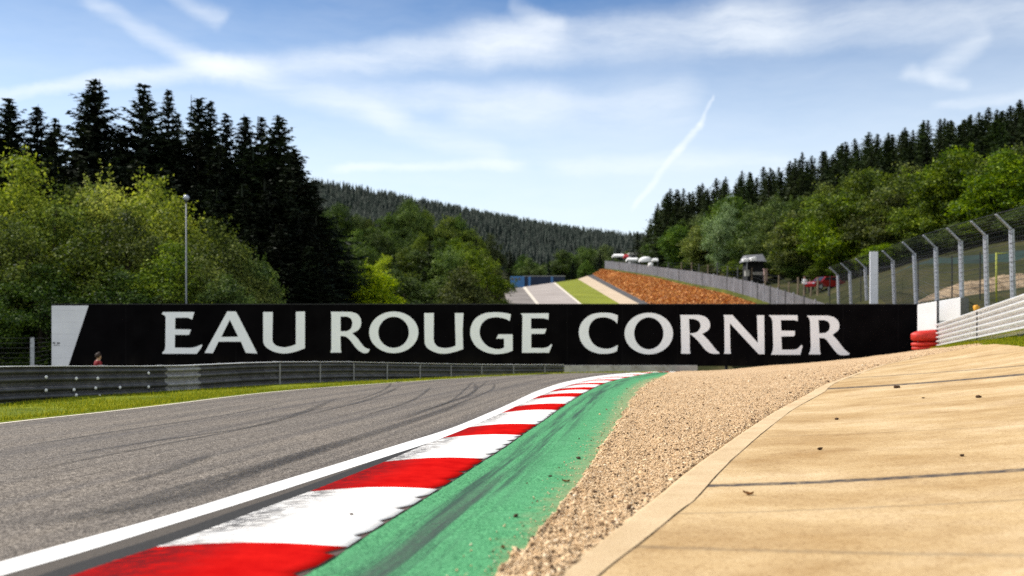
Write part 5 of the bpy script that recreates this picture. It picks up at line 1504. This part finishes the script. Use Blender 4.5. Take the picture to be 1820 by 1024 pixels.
    canopy('party_tent', 1108, 1117, 452, 459, 212, M['red_canvas'], 'small red tent between white marquee and grey cabin', 'flat')
    canopy('parasol_tent', 1113, 1135, 458, 464.5, 202, M['white_canvas'], 'low flat white awning in front of the grey cabin', 'flat')
    canopy('dome_tent', 1135, 1160.5, 456, 466, 184, M['white_canvas'], 'largest rounded white tent on the brow', 'dome')
    canopy('small_tent', 1159, 1169.5, 459, 465, 174, M['white_canvas'], 'smallest white tent at the right end of the tents', 'flat')
    A, B = P(1152.5, 475.5, 171), P(1160.5, 468, 171)
    b = MB().lathe([(0, 0), (.32, 0), (.46, .2), (.48, .5), (.36, .75), (0, .86)], 14, 0, ((A.x + B.x) / 2, 171, A.z)); b.box((A.x + .3, 170.9, A.z - 1.5), (A.x + .45, 171.05, A.z + .02))
    tag(b.build('water_tank', M['white_canvas'], smooth=True), 'small round white tank just behind the slatted fence below the tents', 'tank')
    Y = 226; A, B = P(1120, 470, Y), P(1131.5, 449, Y)
    r = empty('cabin', ((A.x + B.x) / 2, Y, A.z), 'grey cabin behind the tents on the brow', 'cabin')
    MB().box((A.x, Y, A.z - 2), (B.x, Y + 4, B.z - .5)).build('wall', M['cabin'], r, world=True)
    MB().box((A.x - .25, Y - .3, B.z - .498), (B.x + .25, Y + 4.3, B.z)).build('roof', M['conc_wall'], r, world=True)
    MB().box((A.x + .3, Y - .03, B.z - 1.5), (B.x - .3, Y - .004, B.z - .75)).build('window', M['glass'], r, world=True)
    # blue hoarding beyond the crest
    Y = 182; A, B = P(930, 510, Y), P(1004, 491.5, Y); r = empty('hoarding', ((A.x + B.x) / 2, Y, A.z), 'long dark blue hoarding beyond the crest of the uphill road', 'hoarding')
    zg = 4
    MB().box((A.x, Y, zg), (B.x, Y + .3, B.z)).build('panel', M['blue'], r, world=True)
    MB().box((A.x - .05, Y - .06, B.z), (B.x + .1, Y + .36, B.z + .14)).build('top_rail', M['galv_pale'], r, world=True)
    for x in (941, 981): q = P(x, 500, Y - .02); MB().box((q.x - .22, Y - .05, zg), (q.x + .22, Y - .004, B.z - .05)).build('stripe_panel', M['blue_bright'], r, world=True)
    Y = 172; A, B = P(907, 500, Y), P(932, 491.5, Y); r = empty('site_container', ((A.x + B.x) / 2, Y, 4), 'bright blue container at the left end of the dark blue hoarding', 'container')
    MB().box((A.x, Y, 4), (B.x, Y + 2.4, B.z)).build('body', M['blue_bright'], r, bevel=.05, world=True)
    b = MB()
    for x in (911, 917, 923): q = P(x, 496, Y); b.box((q.x - .18, Y - .03, q.z - .2), (q.x + .2, Y - .004, q.z + .22))
    b.build('window', M['glass'], r, world=True)
    # red car under the trees
    Y = 97; q = P(1467, 516, Y); zg = float(tz(q.x, Y))
    z0 = min(zg, P(0, 517, Y).z); z0 = P(0, 516, Y).z
    r = empty('parked_car', (q.x, Y, z0), 'red car parked under the trees behind the fences', 'car', rz=.35)
    prof = [(-1.75, .32), (-1.8, .62), (-1.7, .78), (-1.0, .86), (-.45, 1.30), (.75, 1.34), (1.3, .92), (1.75, .84), (1.82, .6), (1.75, .32)]
    b = MB(); vs = []
    for y, s in ((-.8, 1), (-.78, 1), (.78, 1), (.8, 1)):
        for x, z in prof:
            ins = .14 * max(0, z - .86) / .48 if z > .86 else 0
            vs.append((x, y * (1 - ins * 1.2) * s, z))
    n = len(prof)
    fs = [tuple(range(n))[::-1], tuple(3 * n + k for k in range(n))]
    for j in range(3):
        for k in range(n): fs.append((j * n + k, j * n + (k + 1) % n, (j + 1) * n + (k + 1) % n, (j + 1) * n + k))
    b.add(vs, fs).build('body', M['car_red'], r, bevel=.03)
    for sy in (-1, 1):
        b = MB(); yy = .715 * sy
        b.add([(-.82, yy * 1.09, .90), (-.42, yy * 1.0, 1.22), (.08, yy * 1.0, 1.24), (.08, yy * 1.09, .90)], [(0, 1, 2, 3)]); b.add([(.16, yy * 1.09, .90), (.16, yy * 1.0, 1.24), (.68, yy * 1.0, 1.25), (1.08, yy * 1.09, .92)], [(0, 1, 2, 3)])
        b.v = [(x, y + .006 * sy, z) for x, y, z in b.v]
        b.build('side_window', M['glass'], r)
        for sx in (-1.15, 1.15):
            w = MB(); w.lathe([(.14, -.1), (.3, -.1), (.32, -.06), (.32, .06), (.3, .1), (.14, .1)], 16)
            w.v = [(v[0] + sx, v[2] + .72 * sy, v[1] + .32) for v in w.v]; wh = w.build('wheel', M['tyre_black'], r, smooth=True)
            w = MB(); w.lathe([(0, -.085), (.19, -.09), (.2, .09), (0, .085)], 14); w.v = [(v[0] + sx, v[2] + .735 * sy, v[1] + .32) for v in w.v]; w.build('rim', M['galv_pale'], wh)
    b = MB(); b.add([(-1.0, -.6, .885), (-1.0, .6, .885), (-.48, .52, 1.27), (-.48, -.52, 1.27)], [(0, 1, 2, 3)]); b.v = [(x - .02, y, z + .012) for x, y, z in b.v]; b.build('windscreen', M['glass'], r)
    for sy in (-.55, .55): MB().box((-1.83, sy - .14, .6), (-1.74, sy + .14, .72)).build('headlight', M['lamp_glass'], r, bevel=.02)
    MB().box((1.76, -.6, .66), (1.83, .6, .74)).build('rear_lights', M['dark'], r)


# ------------------------------------------------------------------ people
def skinned(name, V, E, Rd, mat_fn, mats, parent, sub=2):
    me = bpy.data.meshes.new(name); me.from_pydata([tuple(v) for v in V], E, [])
    o = bpy.data.objects.new(name, me); COL.objects.link(o)
    s = o.modifiers.new('s', 'SKIN'); s.use_smooth_shade = True
    for i, r in enumerate(Rd): me.skin_vertices[0].data[i].radius = (r, r) if not isinstance(r, tuple) else r
    me.skin_vertices[0].data[0].use_root = True
    m = o.modifiers.new('u', 'SUBSURF'); m.levels = sub; m.render_levels = sub
    dg = bpy.context.evaluated_depsgraph_get(); me2 = bpy.data.meshes.new_from_object(o.evaluated_get(dg)); me2.name = name
    bpy.data.objects.remove(o); bpy.data.meshes.remove(me)
    me2.materials.clear()
    r = link(name, me2, mats, parent)
    for p in me2.polygons: p.material_index = mat_fn(p.center); p.use_smooth = True
    return r


def person(loc, rz, label, shirt, trousers, arm=0.0, s=1.0, group=None):
    root = empty('person', loc, label, 'person', group, rz); root.scale = (s, s, s)
    V = [(0, 0, .95), (0, .01, 1.12), (0, .02, 1.32), (0, .02, 1.44), (0, .005, 1.50), (0, -.01, 1.57), (0, -.012, 1.66), (0, 0, 1.73)]
    Rd = [.135, .125, .15, .09, .055, .078, .092, .06]
    E = [(i, i + 1) for i in range(7)]
    def chain(start, pts):
        p = start
        for q, r in pts: V.append(q); Rd.append(r); E.append((p, len(V) - 1)); p = len(V) - 1
        return p
    chain(6, [((0, -.105, 1.635), .018)])
    for sx in (-1, 1):
        chain(6, [((sx * .082, .005, 1.64), .02)])
        chain(0, [((sx * .095, 0, .88), .095), ((sx * .10, -.01, .5), .062), ((sx * .105, .01, .10), .04), ((sx * .11, -.04, .05), .042), ((sx * .12, -.16, .035), .034)])
        w = chain(3, [((sx * .17, .02, 1.42), .06), ((sx * .23, .03, 1.16), .044), ((sx * (.24 - .1 * arm), -.06 - .2 * arm, .92 + .22 * arm), .032), ((sx * (.24 - .12 * arm), -.09 - .25 * arm, .85 + .25 * arm), .03)])
        b = Vector(V[w])
        for k in range(4):
            o = Vector(((k - 1.5) * .019, -.012, -.03)); L = (.068, .078, .074, .058)[k]
            chain(w, [(tuple(b + o), .010), (tuple(b + o + Vector((0, -.014, -L * .5))), .009), (tuple(b + o + Vector((0, -.035, -L * .9))), .007)])
        chain(w, [(tuple(b + Vector((-sx * .032, -.02, .005))), .011), (tuple(b + Vector((-sx * .045, -.042, -.03))), .008)])
    def mf(c):
        if c.z > 1.485: return 2
        if c.z < .93 and abs(c.x) < .185: return 1 if c.z > .09 else 3
        if c.z < .95 + .2 * arm and abs(c.x) >= .1: return 2
        return 0
    skinned('body', V, E, Rd, mf, [M[shirt], M[trousers], M['skin'], M['tyre_black']], root)
    h = MB(); h.lathe([(.001, .105), (.05, .098), (.088, .06), (.103, .0), (.1, -.05), (.075, -.07)], 16, 0, (0, 0, 0)); 
    h.v = [(x, y * 1.12 + .018 - (.0 if y > 0 else -.012), z + 1.665 + (.0 if y > -.03 else .035)) for x, y, z in h.v]
    h.build('hair', M['hair'], root, smooth=True)
    e = MB()
    for sx in (-.032, .032): e.lathe([(.001, .011), (.008, .007), (.011, 0), (.008, -.007), (.001, -.011)], 8, 0, (sx, -.092, 1.655))
    e.build('eyes', M['dark'], root)
    MB().box((-.026, -.098, 1.587), (.026, -.088, 1.595)).build('mouth', M['pink'], root)
    return root


def build_people():
    Y = 37.0; q = P(175, 627.5, Y)
    person((q.x, Y, q.z - 1.765), 2.5, 'dark haired person in red and white standing behind the left guard rail', 'cloth_red', 'cloth_dark')
    Y = 98.5
    for x, y, s, tr, a, lab in ((1430, 491, 'cloth_white', 'cloth_dark', .6, 'person in a white top left of the red car'), (1439.5, 496, 'cloth_blue', 'cloth_dark', .2, 'person in a pale blue top between white dressed person and red car')):
        q = P(x, y, Y); person((q.x, Y, q.z - 1.76), -.4 if x < 1435 else .6, lab, s, tr, a, group='people under the trees')


# ------------------------------------------------------------------ small litter on the apron
def build_litter():
    L = [(1458, 806.5, .030, 0, 'dark dirt clod in the middle of the apron between the two joints'), (1330, 889.5, .036, 1, 'brown dry leaf on the apron just below the nearest joint'), (1487, 751.5, .034, 0, 'dark clod on the apron left of centre below the far joint'),
         (1595, 693.5, .06, 0, 'flat dark clod on the apron right under the far joint'), (1740, 711.5, .045, 0, 'dark clod near the right edge of the apron under the far joint'), (1710, 819, .026, 0, 'small clod on the right of the apron above the nearest joint'),
         (1641, 712.5, .022, 0, 'tiny dark clod between two larger clods below the far joint'), (917, 921, .022, 0, 'dark clod on the green paint nearest the kerb side'), (1006, 858.5, .030, 1, 'orange brown leaf on the green paint beside the gravel edge'),
         (1028, 817, .030, 0, 'dark clod on the green paint close to the gravel'), (978, 849, .018, 0, 'small brown clod on the green paint left of the orange leaf'), (894, 976.5, .020, 1, 'brown leaf on the green paint near the bottom of the picture'),
         (997, 919, .022, 2, 'small white pebble at the edge of the gravel'), (625, 930.5, .016, 0, 'small dark red crumb on the white kerb block')]
    for x, y, s, k, lab in L:
        p = gpt(x, y); p.z += .035 if x > 1100 else (.05 if x == 625 else .008)
        g = np.random.default_rng(int(x)); bm = bmesh.new()
        if k == 1:
            bmesh.ops.create_grid(bm, x_segments=6, y_segments=4, size=1)
            for v in bm.verts:
                w = 1 - v.co.x ** 2; v.co = Vector((v.co.x * s, v.co.y * s * .55 * max(w, .1), s * (.25 * v.co.y ** 2 + .3 * abs(v.co.x) ** 2 + .15 * g.random())))
            r = bmesh.ops.solidify(bm, geom=bm.faces[:], thickness=.002)
        else:
            bmesh.ops.create_icosphere(bm, subdivisions=2, radius=s)
            for v in bm.verts:
                n = v.co.normalized(); f = .35 + .85 * float(vnoise(n.x * 2.3 + x, n.y * 2.3 + n.z * 1.7, 3)); v.co = Vector((v.co.x * f * 1.1, v.co.y * f * .75, v.co.z * f * .5))
        me = bpy.data.meshes.new('clod'); bm.to_mesh(me); bm.free()
        o = link(('dirt_clod', 'fallen_leaf', 'white_pebble')[k], me, M[('clod', 'leaf_dry', 'white_canvas')[k]])
        o.location = (p.x, p.y, p.z + s * (.3 if k != 1 else .05)); o.rotation_euler = (0, 0, g.random() * 6)
        tag(o, lab, ('dirt clod', 'leaf', 'pebble')[k], ('dirt clods', 'fallen leaves', None)[k])
# ------------------------------------------------------------------ sky, sun, camera
SUN_AZ, SUN_EL = -56, 46      # degrees from straight ahead (minus is left), height
def build_light():
    w = bpy.data.worlds.new('World'); SC.world = w; w.use_nodes = True
    t = NT('', w.node_tree)
    sky = t.n('ShaderNodeTexSky', sky_type='NISHITA', sun_disc=False, sun_elevation=R(SUN_EL), sun_rotation=R(SUN_AZ), altitude=300, air_density=1.0, dust_density=.6, ozone_density=2.2)
    d = t.n('ShaderNodeTexCoord').outputs['Generated']
    x, y, z = t.sep(d)
    az = t.math('ARCTAN2', x, y)
    el = t.math('ARCSINE', z)
    # thin cirrus and old vapour trails, laid out by direction
    v = t.comb(az, el, 0)
    warp = t.n('ShaderNodeTexNoise', {'Scale': 7.0, 'Detail': 6.0, 'Roughness': .62}); t.set(warp.inputs['Vector'], v)
    wv = t.n('ShaderNodeVectorMath', operation='SUBTRACT'); t.set(wv.inputs[0], warp.outputs['Color']); wv.inputs[1].default_value = (.5, .5, .5)
    ws = t.n('ShaderNodeVectorMath', operation='SCALE'); t.set(ws.inputs[0], wv.outputs[0]); ws.inputs['Scale'].default_value = .034
    va = t.n('ShaderNodeVectorMath', operation='ADD'); t.set(va.inputs[0], v); t.set(va.inputs[1], ws.outputs[0])
    ax, ey, _ = t.sep(va.outputs[0])
    def ang(px, py):
        a = math.atan((px - 910) / F); return a, math.atan((YH - py) / F * math.cos(a))
    total = None
    def add(vv):
        nonlocal total
        total = vv if total is None else t.math('ADD', total, vv)
    fine = t.noise(t.vmap(va.outputs[0], (9, 42, 1), (0, 0, .12)), 1.0, 7, .66)
    fine2 = t.noise(t.vmap(va.outputs[0], (5, 60, 1), (0, 0, -.28)), 1.0, 6, .62)
    tex = t.ramp(fine, [(.30, .35), (.66, 1.0)])
    tex2 = t.ramp(fine2, [(.30, .3), (.66, 1.0)])
    def band(p, q, w0, w1, amp, tx):
        a0, e0 = ang(*p); a1, e1 = ang(*q); dx, dy = a1 - a0, e1 - e0; L = math.hypot(dx, dy); ux, uy = dx / L, dy / L
        s = t.math('ADD', t.math('MULTIPLY', ax, ux), t.math('ADD', t.math('MULTIPLY', ey, uy), -(a0 * ux + e0 * uy)))
        n = t.math('ABSOLUTE', t.math('ADD', t.math('MULTIPLY', ax, -uy), t.math('ADD', t.math('MULTIPLY', ey, ux), a0 * uy - e0 * ux)))
        sn = t.math('DIVIDE', s, L)
        wd = t.rng(sn, 0, 1, w0 / F, w1 / F, False)
        m = t.rng(t.math('DIVIDE', n, wd), 1.25, .0)
        m = t.math('MULTIPLY', m, t.math('MULTIPLY', t.rng(sn, -.06, .1), t.rng(sn, 1.06, .9)))
        add(t.math('MULTIPLY', t.math('MULTIPLY', m, amp), tx))
    band((-60, 164), (480, 120), 9, 26, .75, tex)
    band((380, 126), (1000, 62), 26, 46, .68, tex)
    band((820, 80), (1420, 32), 42, 52, .62, tex)
    band((1250, 40), (1960, 20), 48, 48, .55, tex)
    band((150, -10), (420, 140), 16, 26, .5, tex2)
    band((330, 105), (720, 222), 22, 30, .55, tex2)
    band((640, 200), (900, 285), 24, 30, .4, tex2)
    band((590, 301), (930, 298), 9, 12, .6, tex)
    band((800, 200), (1240, 175), 40, 60, .35, tex)
    band((980, 300), (1420, 285), 20, 22, .35, tex)
    band((540, 160), (1000, 178), 26, 40, .4, tex)
    band((1640, 140), (1760, 60), 26, 20, .45, tex2)
    band((1600, 130), (1720, 150), 14, 14, .4, tex)
    band((1650, 190), (1900, 168), 10, 16, .4, tex)
    band((300, -20), (400, 40), 14, 20, .4, tex2)
    band((900, 10), (1000, 50), 16, 20, .35, tex2)
    # the fresh trail, wider and softer at its lower end
    band((1128, 372), (1205, 268), 6, 9, .5, t.ramp(fine, [(.3, .5), (.6, 1.0)]))
    band((1194, 282), (1245, 222), 9, 7, .6, t.ramp(fine, [(.3, .5), (.6, 1.0)]))
    band((1238, 232), (1265, 168), 6, 3, .45, t.ramp(fine, [(.3, .5), (.6, 1.0)]))
    veil = t.math('MULTIPLY', t.ramp(t.noise(t.vmap(va.outputs[0], (2.2, 9, 1), (0, 0, .1)), 1.0, 6, .62), [(.36, 0.0), (.72, 1.0)]), .22)
    add(veil)
    # unseen bright cloud added behind the camera to fill light on the sign
    back_fill = t.ramp(t.noise(t.vmap(d, (1, 1, 2.2)), 2.3, 6, .55), [(.34, 0.0), (.52, 1.0)])
    add(t.math('MULTIPLY', t.math('MULTIPLY', t.rng(y, .0, -.35), back_fill), 2.6))
    low = t.math('MULTIPLY', t.rng(el, .345, .03, 0, 1), t.math('ADD', .85, t.math('MULTIPLY', .35, fine)))
    add(low)
    c = t.math('SUBTRACT', 1.0, t.math('EXPONENT', t.math('MULTIPLY', total, -1.15)))
    up = t.rng(z, -.02, .02)
    c = t.math('MULTIPLY', c, up)
    col = t.mix(c, t.mix(1.0, sky.outputs[0], t.mix(t.rng(el, .12, .36), SKY_TINT, SKY_HIGH), 'MULTIPLY'), CLOUD)
    bg = t.n('ShaderNodeBackground', {'Color': col, 'Strength': SKY_STRENGTH})
    t.n('ShaderNodeOutputWorld', {0: bg})
    l = bpy.data.lights.new('sun', 'SUN'); l.energy = SUN_STRENGTH; l.angle = R(.5); l.color = (1, .945, .87)
    o = bpy.data.objects.new('sun', l); COL.objects.link(o)
    a, e = R(SUN_AZ), R(SUN_EL)
    dirv = Vector((math.sin(a) * math.cos(e), math.cos(a) * math.cos(e), math.sin(e)))
    o.rotation_euler = dirv.to_track_quat('Z', 'Y').to_euler(); o.location = dirv * 60


SKY_TINT = (.70, .98, 1.16)
SKY_HIGH = (.25, .52, .78)
CLOUD = (8.5, 8.9, 9.2)
SKY_STRENGTH = .097
SUN_STRENGTH = 4.6
EXPOSURE = .38
JOINTS = [(1.16, 6.63, 3.38, 6.57, .10, .95), (5.52, 17.78, 8.04, 15.64, .30, .95), (7.25, 20.37, 8.98, 17.47, .13, .75), (.71, 4.67, 2.14, 4.17, .05, .35), (8.6, 24.3, 10.9, 21.4, .1, .5), (1.5, 5.55, 3.1, 5.45, .03, .35), (2.6, 9.9, 5.6, 9.0, .035, .25)]


def build_camera():
    c = bpy.data.cameras.new('camera'); c.sensor_width = 36; c.lens = 36 * F / 1820; c.shift_y = (YH - 512) / 1820
    c.clip_start = .05; c.clip_end = 6000
    c.dof.use_dof = True; c.dof.focus_distance = 11.0; c.dof.aperture_fstop = 1.45
    o = bpy.data.objects.new('camera', c); COL.objects.link(o); o.location = (0, 0, 1.0); o.rotation_euler = (R(90), 0, 0)
    SC.camera = o


def main():
    build_materials()
    fa, gb, gh = build_ground()
    scatter_stones(fa, gb, gh)
    blades('grass', 52000, lambda Y, r: fA0(Y) - .03 - (1.0 + .09 * Y) * r ** 1.6, lambda r: 9 + 31 * r, 'short sunlit grass blades on the strip between track and left guard rail', .02, .085, .006)
    blades('bank_grass', 26000, lambda Y, r: fCR(Y) + .02 + 1.9 * r, lambda r: 17 + 21 * r, 'short grass blades between concrete apron and right guard rail', .03, .11, .008)
    build_terrain()
    build_hill_strips()
    build_sign()
    build_left_rail()
    build_right_rail()
    build_trackside()
    build_hillside()
    build_people()
    build_litter()
    build_trees()
    build_light()
    build_camera()
    v = SC.view_settings; v.view_transform = 'Standard'; v.look = 'None'; v.exposure = EXPOSURE; v.gamma = 1
    SC.cycles.max_bounces = 8; SC.cycles.transparent_max_bounces = 12; SC.cycles.sample_clamp_indirect = 6
    SC.cycles.use_denoising = False


main()
